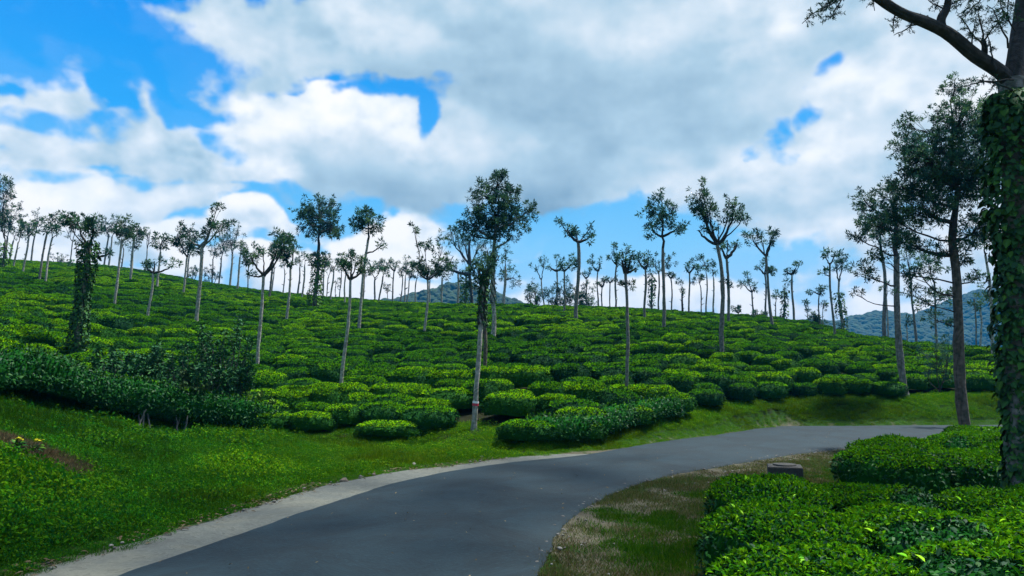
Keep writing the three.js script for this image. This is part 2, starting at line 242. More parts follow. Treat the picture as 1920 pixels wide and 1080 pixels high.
// ───────────────────────── ground, road, apron ─────────────────────────
{
  const ang = []; for (let a = -180; a < -50; a += 3) ang.push(a); for (let a = -50; a < 50; a += 0.25) ang.push(a); for (let a = 50; a < 180; a += 3) ang.push(a);
  const rad = [0.4]; while (rad[rad.length - 1] < 130) { const r = rad[rad.length - 1]; rad.push(r + clamp(r * 0.014, 0.12, 0.8)); } while (rad[rad.length - 1] < 5000) rad.push(rad[rad.length - 1] * 1.15);
  const g = new GB(true), NA = ang.length, c = [0, 0, 0];
  const GREEN = [0.022, 0.06, 0.010], DIRT = [0.10, 0.096, 0.072], HILL = [0.018, 0.022, 0.011], FAR = [0.04, 0.075, 0.03];
  const colour = (x, z) => {
    const d = Math.max(0.5, -z), u = clamp(x / d, -1.5, 1.5), B = foot(u)[2]; let a;
    if (-z > B) a = d > 130 ? FAR : HILL; else { const s = side(outer, x, z); if (s > 0) a = s < 0.1 + 0.14 * noise3(x * 1.3, 0, z * 1.3) ? DIRT : GREEN; else { const n = fbm(x * 0.9, 4, z * 0.9, 4); a = n > -0.16 && Math.hypot(x, z) < 24 ? DIRT : GREEN; } }
    return a;
  };
  for (const r of rad) for (const A of ang) { const x = r * Math.sin(A * Math.PI / 180), z = -r * Math.cos(A * Math.PI / 180); g.v(x, land(x, z), z, 0, 1, 0, colour(x, z), x / 2, z / 2); }
  for (let i = 0; i < rad.length - 1; i++) for (let j = 0; j < NA; j++) { const k = (j + 1) % NA, a = i * NA + j, b = i * NA + k, e = a + NA, f = b + NA; g.i.push(a, b, e, b, f, e); }
  const ctr = g.v(0, 0, 0, 0, 1, 0, DIRT, 0, 0); for (let j = 0; j < NA; j++) g.i.push(ctr, (j + 1) % NA, j);
  const geo = g.geo(); geo.computeVertexNormals();
  tag(mesh('ground', geo, mats.soil), 'earth of the tea hill, grass bank and road verges', null, null, 'structure');
  const strip = (L, Rr, y, edge) => {                             // a sheet between two lines, with a cut edge
    const s = new GB(true), n = 700, cl = (l) => { const o = []; for (let i = 0; i <= n; i++) { const f = i / n * (l.length - 1), k = Math.min(l.length - 2, Math.floor(f)); o.push(V().lerpVectors(l[k], l[k + 1], f - k)); } return o; };
    const a = cl(L), b = cl(Rr), w = [1, 1, 1], row = 6;
    for (let i = 0; i <= n; i++) { for (let k = 0; k <= row; k++) { const p = V().lerpVectors(a[i], b[i], k / row), hh = k === 0 || k === row ? -0.03 : y + 0.02 * Math.sin(k / row * Math.PI) * edge; s.v(p.x, hh, p.z, 0, 1, 0, w, p.x / 2.7, p.z / 2.7); } }
    for (let i = 0; i < n; i++) for (let k = 0; k < row; k++) { const q = i * (row + 1) + k; s.i.push(q, q + row + 1, q + 1, q + 1, q + row + 1, q + row + 2); }
    return s;
  };
  const inset = (l, m, t) => l.map((p, i) => p);
  // the asphalt: its edges drop 3 cm within 4 cm
  const road = new GB(true), n = 900, pick = (l, i) => { const f = i / n * (l.length - 1), k = Math.min(l.length - 2, Math.floor(f)); return V().lerpVectors(l[k], l[k + 1], f - k); };
  const sheet = (A, Bl, y, crown) => { const s = new GB(true), w = [1, 1, 1]; const ks = [0, 0.012, 0.1, 0.25, 0.4, 0.5, 0.6, 0.75, 0.9, 0.988, 1];
    for (let i = 0; i <= n; i++) { const a = pick(A, i), b = pick(Bl, i); ks.forEach((k, j) => { const p = V().lerpVectors(a, b, k), hh = j === 0 || j === ks.length - 1 ? -0.02 : y + crown * Math.sin(k * Math.PI); s.v(p.x, hh, p.z, 0, 1, 0, w, p.x / 2.7, p.z / 2.7); }); }
    const m = ks.length; for (let i = 0; i < n; i++) for (let k = 0; k < m - 1; k++) { const q = i * m + k; s.i.push(q, q + 1, q + m, q + 1, q + m + 1, q + m); } const gg = s.geo(); gg.computeVertexNormals(); return gg; };
  const roadGeo = sheet(leftLine, rightLine, 0.03, 0.03); tag(mesh('road', roadGeo, mats.asphalt), 'narrow dark asphalt lane curving to the right', null, null, 'structure');
  const cutoff = leftLine.findIndex((p) => p.distanceTo(onFlat(1110, 853)) < 0.14), ll = leftLine.slice(0, cutoff > 0 ? cutoff : Math.floor(leftLine.length * 0.6)).map((p, i, l) => { const q = l[Math.min(l.length - 1, i + 1)], o = l[Math.max(0, i - 1)], t = Math.hypot(q.x - o.x, q.z - o.z); return V(p.x - (q.z - o.z) / t * 0.25, 0, p.z + (q.x - o.x) / t * 0.25); });
  tag(mesh('concrete_shoulder', sheet(apronLine, ll, 0.014, 0.0), mats.concrete), 'pale rough concrete shoulder along the left edge of the lane', null, null, 'structure');
}

// ───────────────────────── far wooded hills ─────────────────────────
{
  const hills = [
    { d: 430, pts: [[600, 600], [690, 570], [740, 558], [790, 540], [840, 528], [880, 532], [930, 547], [990, 563], [1060, 590], [1130, 630]], name: 'hill', label: 'blue wooded hill behind the middle of the ridge', depth: 150 },
    { d: 640, pts: [[1380, 640], [1470, 606], [1520, 598], [1570, 600], [1610, 588], [1660, 582], [1710, 588], [1770, 566], [1830, 546], [1880, 540], [1940, 552], [2040, 570], [2200, 620]], name: 'hill', label: 'long blue wooded range at the right behind the trees', depth: 220 },
  ];
  const r = rng(5), blob = (() => { const g = new THREE.IcosahedronGeometry(1, 2), p = g.attributes.position, c = new Float32Array(p.count * 3); for (let i = 0; i < p.count; i++) { const x = p.getX(i), y = p.getY(i), z = p.getZ(i), k = 1 + 0.3 * fbm(x * 2.1, y * 2.1, z * 2.1, 3); p.setXYZ(i, x * k, y * k * 0.9, z * k); c.set([1, 1, 1], i * 3); } g.setAttribute('color', new THREE.BufferAttribute(c, 3)); g.computeVertexNormals(); return g; })();
  const spots = [];
  for (const h of hills) {
    const prof = table(h.pts.map(([x, y]) => { const q = ray(x, y + 8); return [q.u, EYE + q.e * h.d]; })), u0 = ray(h.pts[0][0], 600).u, u1 = ray(h.pts[h.pts.length - 1][0], 600).u;
    const g = new GB(), NU = 120, NZ = 26, height = (u, v) => Math.max(-18, -18 + (prof(u)[1] + 18) * Math.sin(Math.PI * clamp(v, 0, 1)) ** 0.8 + 4 * fbm(u * 30, v * 6, 1, 3) * Math.sin(Math.PI * v) - 2);
    const place = (u, v) => { const d = h.d + (v - 0.5) * h.depth; return V(u * h.d, height(u, v), -d); };
    for (let i = 0; i <= NU; i++) for (let j = 0; j <= NZ; j++) { const p = place(lerp(u0, u1, i / NU), j / NZ); g.v(p.x, p.y, p.z, 0, 1, 0, [0.013, 0.036, 0.013]); }  // forest green darkened to stand in for cloud shadow on the hills
    for (let i = 0; i < NU; i++) for (let j = 0; j < NZ; j++) { const a = i * (NZ + 1) + j; g.i.push(a, a + NZ + 1, a + 1, a + 1, a + NZ + 1, a + NZ + 2); }
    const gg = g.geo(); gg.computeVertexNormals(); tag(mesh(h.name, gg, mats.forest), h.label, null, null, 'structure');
    const n = h.d > 500 ? 8000 : 3600; for (let i = 0; i < n; i++) { const p = place(lerp(u0, u1, r()), 0.05 + 0.5 * r()); spots.push([p, (h.d > 500 ? 3.3 : 2.3) * (0.6 + 0.8 * r())]); }
  }
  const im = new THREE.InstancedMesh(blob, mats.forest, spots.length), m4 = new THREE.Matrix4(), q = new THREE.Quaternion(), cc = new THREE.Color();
  spots.forEach(([p, s], i) => { q.setFromAxisAngle(V(0, 1, 0), r() * 6.28); m4.compose(p.setY(p.y + s * 0.3), q, V(s, s * (0.7 + 0.5 * r()), s)); im.setMatrixAt(i, m4); const t = 0.75 + 0.5 * r(); im.setColorAt(i, cc.setRGB(0.013 * t, 0.036 * t, 0.013 * t)); });  // same darkened green: cloud shadow and canopy self-shade are in the colour
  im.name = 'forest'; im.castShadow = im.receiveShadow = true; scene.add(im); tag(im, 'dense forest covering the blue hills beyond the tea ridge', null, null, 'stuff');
}

// ───────────────────────── tea bushes of the hill ─────────────────────────
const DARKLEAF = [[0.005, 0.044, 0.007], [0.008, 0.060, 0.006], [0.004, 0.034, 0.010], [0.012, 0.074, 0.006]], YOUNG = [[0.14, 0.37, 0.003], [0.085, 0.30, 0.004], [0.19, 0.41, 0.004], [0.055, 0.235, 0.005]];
const pickc = (r, l) => { const c = l[Math.floor(r() * l.length)], k = 0.82 + 0.36 * r(); return [c[0] * k, c[1] * k, c[2] * k]; };
function bushShape(seed, W, H) {                                   // point and normal on a flat-topped, undercut bush
  return (th, s) => {
    const a = -0.55 + s * (Math.PI / 2 + 0.55), ca = Math.abs(Math.cos(a)) ** 0.55, sa = Math.sin(a), k = 1 + 0.16 * noise3(Math.cos(th) * 1.4 + seed * 9.1, s * 2, Math.sin(th) * 1.4) + 0.07 * noise3(Math.cos(th) * 4 + seed, s * 5, Math.sin(th) * 4);
    const y = H * (0.52 + (sa > 0 ? 0.48 * sa ** 0.95 : 0.6 * sa)) + 0.06 * H * noise3(Math.cos(th) * ca * 2.4 + seed * 3, 7, Math.sin(th) * ca * 2.4);
    return { p: V(Math.cos(th) * ca * W * k, y, Math.sin(th) * ca * W * k), n: V(Math.cos(th) * Math.cos(a), sa * 1.2 + 0.15, Math.sin(th) * Math.cos(a)).normalize() };
  };
}
function teaBush(seed, { W, H, leaves, shoots, len, wid, fine, core = 0.93 }) {
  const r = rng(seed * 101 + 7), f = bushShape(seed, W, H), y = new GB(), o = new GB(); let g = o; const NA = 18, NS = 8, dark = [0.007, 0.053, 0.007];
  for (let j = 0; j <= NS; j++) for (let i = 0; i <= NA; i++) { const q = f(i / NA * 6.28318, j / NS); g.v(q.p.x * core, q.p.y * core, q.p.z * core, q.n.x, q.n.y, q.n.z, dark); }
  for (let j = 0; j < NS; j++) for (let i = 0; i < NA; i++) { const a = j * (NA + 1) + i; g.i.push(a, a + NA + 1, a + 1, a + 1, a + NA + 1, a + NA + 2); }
  const d = V(), n = V(), t = V(); if (fine) g = new GB();
  for (let i = 0; i < leaves; i++) {
    const s = 1 - r() * (r() < 0.6 ? 0.999 : 0.8), q = f(r() * 6.28318, s);
    randDir(r, d); d.addScaledVector(q.n, 0.55).addScaledVector(V(0, 1, 0), 0.25).normalize(); n.copy(q.n).addScaledVector(randDir(r, t), 0.55); n.y += 0.3;
    q.p.multiplyScalar(core + 0.03 + 0.06 * r()); g.leaf(q.p, d, n, len * (0.7 + 0.6 * r()), wid * (0.75 + 0.5 * r()), pickc(r, DARKLEAF), fine);
  }
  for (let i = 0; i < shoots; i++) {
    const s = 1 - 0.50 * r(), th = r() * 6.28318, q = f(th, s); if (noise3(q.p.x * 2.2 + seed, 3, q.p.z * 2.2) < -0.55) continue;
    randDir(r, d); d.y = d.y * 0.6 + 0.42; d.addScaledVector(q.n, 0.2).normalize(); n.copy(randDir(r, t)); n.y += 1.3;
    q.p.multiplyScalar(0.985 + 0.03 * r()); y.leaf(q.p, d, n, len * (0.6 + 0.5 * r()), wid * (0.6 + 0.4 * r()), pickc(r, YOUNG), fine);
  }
  return { canopy: g.geo(), shoots: y.geo(), inner: o };
}
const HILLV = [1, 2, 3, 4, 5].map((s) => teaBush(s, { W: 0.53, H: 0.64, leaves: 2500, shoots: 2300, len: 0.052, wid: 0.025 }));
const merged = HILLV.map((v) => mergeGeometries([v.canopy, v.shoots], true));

// the trees are listed first: the bushes keep clear of their trunks
// [base x, base y, fork x, fork y, trunk width, bark, lobes [[x, y, half width, half height, density, limb width]...], name, label, options]
const MAIN = [
  // ─ left skyline and slope
  [4, 506, 10, 450, 5, 1, [[6, 352, 24, 24, 0.9], [0, 385, 18, 14, 0.6], [10, 412, 16, 16, 0.5]], 'tall tree with high tufted crown cut by the left edge of the view'],
  [10, 494, 14, 446, 4, 1, [[22, 405, 26, 30, 1.15], [2, 420, 16, 24, 1]], 'dense dark round-crowned tree just inside the left edge on the skyline'],
  [17, 487, 25, 452, 4, 0, [[30, 436, 14, 14, 0.8]], 'short pale tree under the dense round crown at far left'],
  [24, 506, 34, 455, 4, 0, [[40, 430, 15, 18, 0.9]], 'pale leaning tree second right of the dense far-left crown'],
  [42, 518, 54, 444, 4.5, 0, [[52, 422, 14, 18, 0.8], [62, 432, 8, 8, 0.5]], 'pale thin tree with light crown, base below the skyline at left'],
  [58, 484, 65, 442, 4, 1, [[70, 415, 19, 24, 1.1]], 'dark oval crowned tree on the far left skyline'],
  [72, 529, 88, 438, 5, 1, [[84, 422, 12, 16, 0.7], [104, 418, 14, 12, 0.8], [114, 408, 10, 8, 0.8]], 'grey tree with branches sweeping right, left of the vine-wrapped tree'],
  [82, 539, 98, 446, 4.5, 0, [[98, 424, 12, 16, 0.5], [112, 430, 8, 8, 0.35]], 'slim whitish leaning trunk nearest left of the vine-wrapped tree'],
  [131, 504, 136, 452, 3, 1, [[128, 436, 14, 14, 0.45], [142, 428, 12, 10, 0.4]], 'thin small tree half hidden left behind the vine-wrapped tree'],
  [152, 498, 154, 462, 3, 0, [[154, 448, 12, 14, 0.7]], 'small pale tree directly behind the vine-wrapped trunk'],
  [140, 678, 166, 462, 12, 0, [[146, 415, 26, 14, 1.1, 5], [176, 425, 22, 24, 1.3, 6], [128, 412, 14, 10, 0.9, 3], [204, 476, 6, 6, 0.8, 5]], 'big leaning tree with pale foot and vine-wrapped trunk on the left slope', { key: 'vine-wrapped tree' }],
  [194, 494, 204, 442, 4, 1, [[196, 424, 24, 22, 1.2]], 'dark broad tree immediately right of the vine-wrapped crown'],
  [203, 502, 210, 444, 4, 0, [[220, 420, 22, 20, 1.2]], 'pale-trunked tree with wide dark crown, second right of the vine-wrapped tree'],
  [211, 581, 228, 452, 6, 0, [[232, 428, 20, 24, 1.1], [244, 440, 10, 12, 0.7]], 'tall leaning grey trunk on the mid-left slope with dark round crown', { key: 'tall leaning grey trunk' }],
  [227, 508, 232, 468, 3, 1, [[228, 452, 14, 14, 0.8]], 'small dark tree behind the tall leaning grey trunk'],
  [242, 531, 252, 446, 6, 0, [[248, 444, 20, 26, 1.1], [262, 432, 16, 16, 0.6]], 'straight whitish trunk at mid-left whose crown is dark on its left'],
  [272, 504, 276, 466, 3, 0, [[280, 446, 17, 20, 0.55], [276, 428, 8, 8, 0.4]], 'light airy crown on a thin stem on the skyline at left'],
  [294, 541, 301, 472, 5, 0, [[304, 450, 18, 22, 0.75]], 'pale tree with round loose crown above the flat-topped tree'],
  [274, 603, 287, 512, 6, 0, [[272, 496, 14, 9, 1.0, 4], [290, 490, 16, 8, 0.7, 4], [326, 494, 16, 8, 0.9, 4]], 'flat-topped tree with two side tufts and grey leaning trunk', { key: 'flat-topped tree' }],
  [341, 554, 351, 482, 5, 0, [[332, 440, 20, 20, 1.0, 3], [356, 436, 22, 20, 1.0, 3], [352, 460, 22, 16, 0.8]], 'broad-crowned pale tree left of the tall twisted tree'],
  [350, 523, 355, 480, 4, 0, [[362, 458, 14, 16, 0.8]], 'thin white trunk right behind the broad-crowned pale tree'],
  [366, 612, 379, 462, 9, 0, [[356, 450, 12, 6, 0.3, 5], [393, 430, 16, 24, 0.9, 8], [408, 388, 12, 9, 1.2, 3], [416, 418, 26, 14, 0.9, 4], [366, 470, 10, 5, 0.2, 4]], 'tall pale trunk with dark twisted limb and tuft on top', { key: 'twisted-limb tree' }],
  [398, 522, 399, 486, 3, 1, [[402, 470, 16, 20, 0.9]], 'dark tree right behind the twisted-limb tree on the skyline'],
  [411, 532, 415, 484, 4, 1, [[420, 452, 22, 30, 1.0]], 'dark tall-crowned tree right of the twisted-limb tree'],
  [430, 540, 436, 476, 5, 0, [[432, 450, 20, 26, 0.9], [446, 430, 12, 14, 0.5]], 'pale tree with loose crown behind the tall dark shrub'],
  [444, 545, 450, 482, 5, 0, [[452, 456, 14, 22, 0.6]], 'whitish trunk right behind the tall dark shrub'],
  [464, 535, 466, 502, 3, 1, [[464, 482, 16, 18, 0.7]], 'small dark tree on the skyline left of the forked leaning tree'],
  [482, 696, 494, 518, 8, 0, [[470, 476, 24, 20, 1.15, 5], [494, 470, 12, 14, 0.4, 3], [518, 470, 12, 22, 0.8, 6], [534, 452, 20, 14, 1.0, 4], [470, 517, 6, 4, 0.3, 4]], 'leaning white trunk forking into two dark crowns on the lower left slope', { key: 'forked white trunk' }],
  [503, 564, 512, 492, 5, 1, [[514, 468, 14, 20, 0.6]], 'grey trunk close behind the right fork of the leaning white tree'],
  [510, 543, 514, 496, 3, 0, [[522, 476, 14, 18, 0.8]], 'thin pale trunk seen between the forked white tree and the dense-crowned tree'],
  [531, 540, 534, 508, 3, 0, [[532, 492, 14, 14, 0.5]], 'small light tree under the dense crown left of the great round tree'],
  [535, 606, 545, 502, 6, 0, [[532, 464, 26, 24, 1.15, 4], [552, 458, 16, 20, 0.8, 3], [524, 442, 14, 10, 0.8], [548, 488, 18, 12, 0.5]], 'white-trunked tree with dense crown left of the great round tree', { key: 'dense-crowned white trunk' }],
  [558, 552, 562, 502, 4, 1, [[562, 480, 14, 20, 0.5]], 'grey trunk on the skyline just left of the great round tree'],
  [566, 565, 571, 500, 4.5, 0, [[572, 484, 12, 16, 0.6]], 'whitish trunk nearest left of the great round tree'],
  [588, 580, 597, 470, 9, 1, [[600, 408, 48, 46, 1.15, 6], [580, 420, 28, 34, 0.9, 5], [622, 424, 26, 30, 0.9, 5], [596, 486, 26, 16, 1.0, 3]], 'great round crowned tree with vine-wrapped trunk, left of centre', { key: 'great round tree', leader: [601, 380] }],
  [604, 553, 608, 504, 3.5, 0, [[612, 488, 14, 16, 0.8]], 'thin trunk just right of the great round tree'],
  [620, 570, 626, 506, 4, 0, [[620, 496, 10, 16, 0.3], [632, 486, 10, 14, 0.3]], 'bare-looking pale stem between the great round tree and the umbrella tree'],
  [612, 553, 615, 522, 2.5, 1, [[618, 512, 10, 10, 0.5]], 'tiny dark tree on the skyline right of the great round tree'],
  [628, 556, 629, 540, 2, 1, [[630, 530, 12, 12, 0.5]], 'small low crown on the skyline left of the umbrella tree'],
  [637, 554, 640, 508, 2.5, 1, [[640, 496, 8, 14, 0.4]], 'hair-thin dark stem on the skyline behind the umbrella tree'],
  [645, 572, 648, 518, 4, 0, [[648, 502, 14, 12, 0.6]], 'thin pale stem seen left through the umbrella tree'],
  [637, 738, 657, 524, 8, 0, [[642, 494, 18, 16, 1.0, 5], [660, 486, 18, 18, 0.7, 4], [684, 500, 18, 16, 1.0, 5], [672, 482, 18, 12, 0.8, 3]], 'leaning pale tree with umbrella crown on the lower slope left of centre', { key: 'umbrella tree' }],
  [672, 616, 690, 450, 7, 0, [[686, 410, 24, 26, 1.1, 4], [672, 420, 18, 24, 0.8, 3], [704, 420, 16, 20, 0.9, 3], [720, 456, 14, 8, 0.7, 3]], 'tall slender tree with small full crown and one drooping right branch', { key: 'slender full-crowned tree', leader: [688, 392] }],
  [680, 558, 683, 524, 3, 1, [[686, 506, 10, 14, 0.5]], 'thin dark stem right behind the slender full-crowned tree'],
  // ─ middle
  [702, 557, 703, 522, 4, 1, [[694, 500, 16, 12, 1.1], [714, 500, 16, 14, 1.0]], 'flat dark crown on the skyline right of the slender full-crowned tree'],
  [709, 571, 718, 518, 4, 1, [[722, 500, 20, 18, 1.0]], 'grey leaning tree second right of the slender full-crowned tree'],
  [726, 560, 726, 546, 2, 1, [[726, 534, 11, 14, 0.6]], 'low small crown on the skyline before the blue hill'],
  [734, 563, 739, 508, 3.5, 1, [[730, 496, 8, 8, 0.3, 3], [744, 492, 8, 12, 0.5, 3]], 'bare forked tree at the left foot of the blue hill'],
  [752, 560, 755, 522, 3, 1, [[752, 506, 12, 14, 0.8]], 'thin tree left in the dark clump before the blue hill'],
  [758, 562, 760, 522, 3.5, 0, [[762, 496, 14, 20, 1.15]], 'tallest dark crown of the clump before the blue hill'],
  [764, 562, 767, 526, 3, 0, [[772, 508, 12, 16, 0.9]], 'pale stem right in the dark clump before the blue hill'],
  [778, 562, 780, 528, 3.5, 0, [[784, 510, 14, 16, 1.0]], 'pale stem with dark crown between the clump and the sparse tree'],
  [805, 565, 806, 528, 3, 0, [[806, 510, 14, 16, 0.8]], 'pale stem directly right behind the sparse wispy tree'],
  [795, 634, 802, 524, 5.5, 0, [[782, 505, 16, 16, 1.1, 4], [804, 498, 22, 20, 0.8, 3], [830, 500, 22, 24, 0.8, 4], [776, 428, 7, 16, 0.7, 2], [798, 462, 18, 20, 0.5, 2], [830, 462, 18, 20, 0.35, 2], [850, 480, 14, 18, 0.3, 2]], 'pale straight tree with sparse wispy crown left of the central tree', { key: 'sparse wispy tree' }],
  [828, 565, 829, 522, 4.5, 0, [[828, 506, 20, 18, 1.1]], 'pale stem with dark wide crown in front of the blue hill'],
  [858, 572, 859, 514, 5, 0, [[856, 500, 14, 12, 0.6]], 'straight white stem in front of the blue hill, left of the vine column'],
  [872, 569, 873, 512, 4, 1, [[874, 500, 12, 12, 0.8]], 'tree under a green vine column left of the central tree'],
  [884, 572, 880, 496, 7, 2, [[838, 502, 14, 8, 0.5, 7], [880, 452, 8, 12, 0.3, 7], [846, 436, 22, 14, 0.9, 3], [872, 446, 24, 20, 0.55, 3], [898, 460, 20, 26, 0.7, 3], [858, 452, 18, 14, 0.5, 2]], 'dark pruned tree with long level limb pointing left behind the central trunks'],
  [888, 799, 905, 520, 11, 0, [[896, 508, 14, 18, 1.0, 8], [916, 500, 14, 16, 0.9, 7], [884, 540, 8, 16, 0.4, 3], [904, 484, 16, 14, 0.5, 4]], 'mottled pale trunk with a red and white painted band in the centre', { band: 748, key: 'red-banded trunk' }],
  [906, 706, 917, 500, 9, 3, [[914, 470, 16, 22, 0.6, 5], [936, 480, 16, 18, 0.5, 4]], 'reddish dark trunk just behind the red-banded trunk', { key: 'reddish trunk' }],
  [923, 638, 926, 466, 10, 0, [[926, 402, 50, 54, 1.25, 6], [890, 420, 34, 30, 0.95, 6], [968, 412, 34, 34, 1.0, 6], [936, 346, 26, 30, 1.1, 4], [906, 366, 30, 26, 0.95, 4], [964, 372, 24, 24, 0.9, 4], [996, 392, 12, 16, 1.1, 3], [864, 426, 14, 10, 0.9, 3], [940, 324, 10, 10, 1.1, 3], [960, 440, 20, 12, 0.5, 4]], 'largest central tree with broad high dark crown and thick pale trunk', { key: 'largest central tree', leader: [934, 332] }],
  [945, 576, 947, 500, 6, 0, [[944, 508, 18, 26, 0.6, 3], [962, 520, 16, 24, 0.5, 3], [948, 468, 14, 14, 0.5, 2]], 'pale tree with thin drooping crown right behind the central tree'],
  // ─ right of the middle: pruned trees against the sky
  [1022, 575, 1015, 524, 3.5, 0, [[1004, 496, 14, 14, 0.35, 2], [1020, 488, 12, 14, 0.35, 2]], 'curved thin tree with pale airy crown, first right of the central tree'],
  [1043, 579, 1044, 508, 4.5, 0, [[1030, 500, 8, 6, 0.5, 4], [1054, 500, 6, 8, 0.4, 4], [1044, 486, 10, 12, 0.15, 1.5]], 'pruned pale pole tree, left of two standing before round bushes'],
  [1056, 592, 1058, 508, 4.5, 1, [[1052, 496, 6, 8, 0.5, 4], [1066, 500, 8, 6, 0.5, 4], [1074, 486, 10, 10, 0.2, 1.5]], 'pruned knotty pole tree, right of two standing before round bushes'],
  [1081, 606, 1084, 454, 9, 1, [[1064, 430, 16, 12, 0.9, 6], [1052, 414, 9, 9, 0.7, 3], [1080, 436, 12, 12, 0.9, 4], [1104, 446, 14, 8, 0.9, 6], [1106, 424, 12, 16, 0.3, 2], [1078, 490, 5, 10, 0.6, 2]], 'tall thick pruned tree with spreading fork right of the central tree', { key: 'thick spreading pruned tree' }],
  [1099, 575, 1099, 522, 3, 1, [[1092, 512, 6, 5, 0.6, 3], [1107, 510, 7, 7, 0.6, 3]], 'small pruned pole with a Y top right of the thick spreading pruned tree'],
  [1121, 576, 1121, 508, 3.5, 1, [[1111, 498, 6, 8, 0.4, 3], [1125, 494, 4, 8, 0.5, 4], [1106, 486, 6, 8, 0.2, 1]], 'taller pruned pole with knobbed Y top, second right of the thick spreading pruned tree'],
  [1129, 574, 1129, 538, 3.5, 1, [[1124, 530, 5, 5, 0.6, 4], [1134, 524, 6, 8, 0.7, 4]], 'short dark knobbed pole tree beside the taller Y-topped pole'],
  [1144, 575, 1144, 530, 3, 1, [[1138, 522, 8, 6, 0.9, 3], [1150, 522, 6, 7, 0.6, 3]], 'short pole with mushroom tuft left of the tall knotted front tree'],
  [1154, 585, 1156, 496, 4.5, 1, [[1146, 482, 10, 8, 0.5, 3], [1158, 480, 4, 12, 0.5, 4], [1150, 460, 5, 6, 0.4, 1.5]], 'slim pruned tree immediately left of the tall knotted front tree'],
  [1171, 742, 1173, 512, 8, 1, [[1166, 488, 12, 16, 1.0, 7], [1184, 478, 12, 14, 0.8, 5], [1192, 502, 8, 3, 0.4, 5], [1162, 536, 5, 6, 0.5, 2], [1184, 534, 6, 7, 0.6, 2], [1174, 465, 10, 8, 0.8, 3]], 'tall knotted pale front tree with tufted head right of centre', { key: 'knotted front tree' }],
  [1211, 600, 1210, 504, 6, 1, [[1198, 490, 8, 8, 0.4, 5], [1216, 488, 6, 14, 0.5, 5], [1208, 474, 14, 8, 0.4, 2]], 'pruned tree with U-shaped fork right of the knotted front tree'],
  [1222, 582, 1222, 524, 4, 1, [[1222, 512, 8, 8, 0.6]], 'tree hidden in a narrow green vine column left of the dark rounded tree'],
  [1236, 583, 1235, 510, 4, 1, [[1228, 494, 18, 20, 0.6], [1254, 488, 18, 20, 0.5]], 'grey stem and thin crown behind the dark rounded tree'],
  [1243, 627, 1243, 466, 8, 1, [[1238, 408, 24, 34, 0.9, 5], [1222, 430, 20, 22, 0.7, 4], [1216, 392, 16, 24, 0.55, 3], [1262, 396, 18, 30, 0.5, 3], [1272, 424, 18, 16, 0.9, 5], [1234, 366, 12, 14, 0.8, 2]], 'tall tree with dark trunk and airy rounded crown', { key: 'airy rounded tree', leader: [1240, 368] }],
  [1259, 583, 1258, 522, 3.5, 1, [[1252, 514, 6, 4, 0.5, 3], [1263, 512, 5, 7, 0.5, 3]], 'short Y-topped pole right behind the airy rounded tree'],
  [1279, 584, 1279, 552, 5, 2, [[1279, 546, 4, 6, 1.2, 4], [1278, 526, 10, 10, 0.25, 1.5]], 'stubby dark mossy trunk with few twigs on the skyline'],
  [1294, 596, 1293, 512, 4, 1, [[1286, 504, 10, 8, 0.7, 3], [1302, 496, 8, 14, 0.7, 4]], 'slim pruned tree with leafy fork left of the twin-crowned tree'],
  [1315, 586, 1314, 540, 3, 1, [[1310, 522, 14, 14, 0.9]], 'small round-crowned tree, left one behind the twin-crowned tree'],
  [1325, 587, 1325, 516, 3.5, 1, [[1322, 494, 18, 18, 0.75]], 'round airy crowned tree, right one behind the twin-crowned tree'],
  [1340, 597, 1338, 522, 4, 0, [[1336, 506, 10, 16, 0.3]], 'thin whitish stem left beside the twin-crowned trunk'],
  [1355, 671, 1345, 458, 10, 1, [[1316, 384, 24, 30, 1.05, 7], [1330, 398, 16, 24, 0.8, 4], [1306, 362, 16, 18, 0.8, 3], [1316, 340, 8, 12, 0.9, 2], [1376, 396, 26, 16, 1.05, 6], [1368, 372, 10, 22, 0.7, 3], [1394, 404, 14, 10, 1.0, 3], [1310, 432, 16, 5, 0.5, 6], [1348, 424, 14, 18, 0.4, 3]], 'tall twin-crowned tree right of centre on leaning dark trunk', { key: 'twin-crowned tree' }],
  [1365, 614, 1362, 484, 7, 1, [[1352, 462, 6, 14, 0.5, 5], [1382, 456, 8, 7, 1.1, 7], [1364, 450, 8, 18, 0.35, 3], [1362, 532, 6, 8, 0.4, 2]], 'pruned dark tree close behind the twin-crowned trunk, knob on its right arm'],
  [1411, 590, 1410, 548, 4, 1, [[1396, 534, 14, 12, 0.7, 3], [1402, 516, 8, 12, 0.5, 2], [1414, 538, 4, 8, 0.3, 3]], 'small Y tree with leafy left arm right of the twin-crowned tree'],
  [1384, 592, 1384, 586, 3, 2, [[1378, 578, 6, 6, 0.3, 3], [1390, 580, 6, 5, 0.3, 3]], 'tiny bare stump with twigs on the ridge'],
  [1438, 596, 1434, 514, 4.5, 1, [[1424, 502, 8, 8, 0.6, 4], [1436, 492, 8, 14, 0.5, 3], [1448, 506, 8, 5, 0.6, 3]], 'straight pruned tree behind the curved two-armed tree'],
  [1451, 613, 1436, 480, 6.5, 1, [[1410, 442, 18, 14, 0.8, 4], [1426, 440, 12, 16, 0.6, 3], [1446, 444, 12, 18, 0.9, 5], [1452, 432, 8, 10, 0.8, 2], [1452, 506, 8, 4, 0.7, 2]], 'curved two-armed tree with leafy hands, right of the twin-crowned tree', { key: 'curved two-armed tree' }],
  [1455, 600, 1454, 568, 3, 0, [[1456, 552, 13, 16, 0.4]], 'brownish thin little tree between the curved tree and the vine column'],
  [1470, 602, 1471, 548, 4, 1, [[1472, 532, 10, 12, 0.5]], 'tree wrapped in a narrow vine column right of the curved tree'],
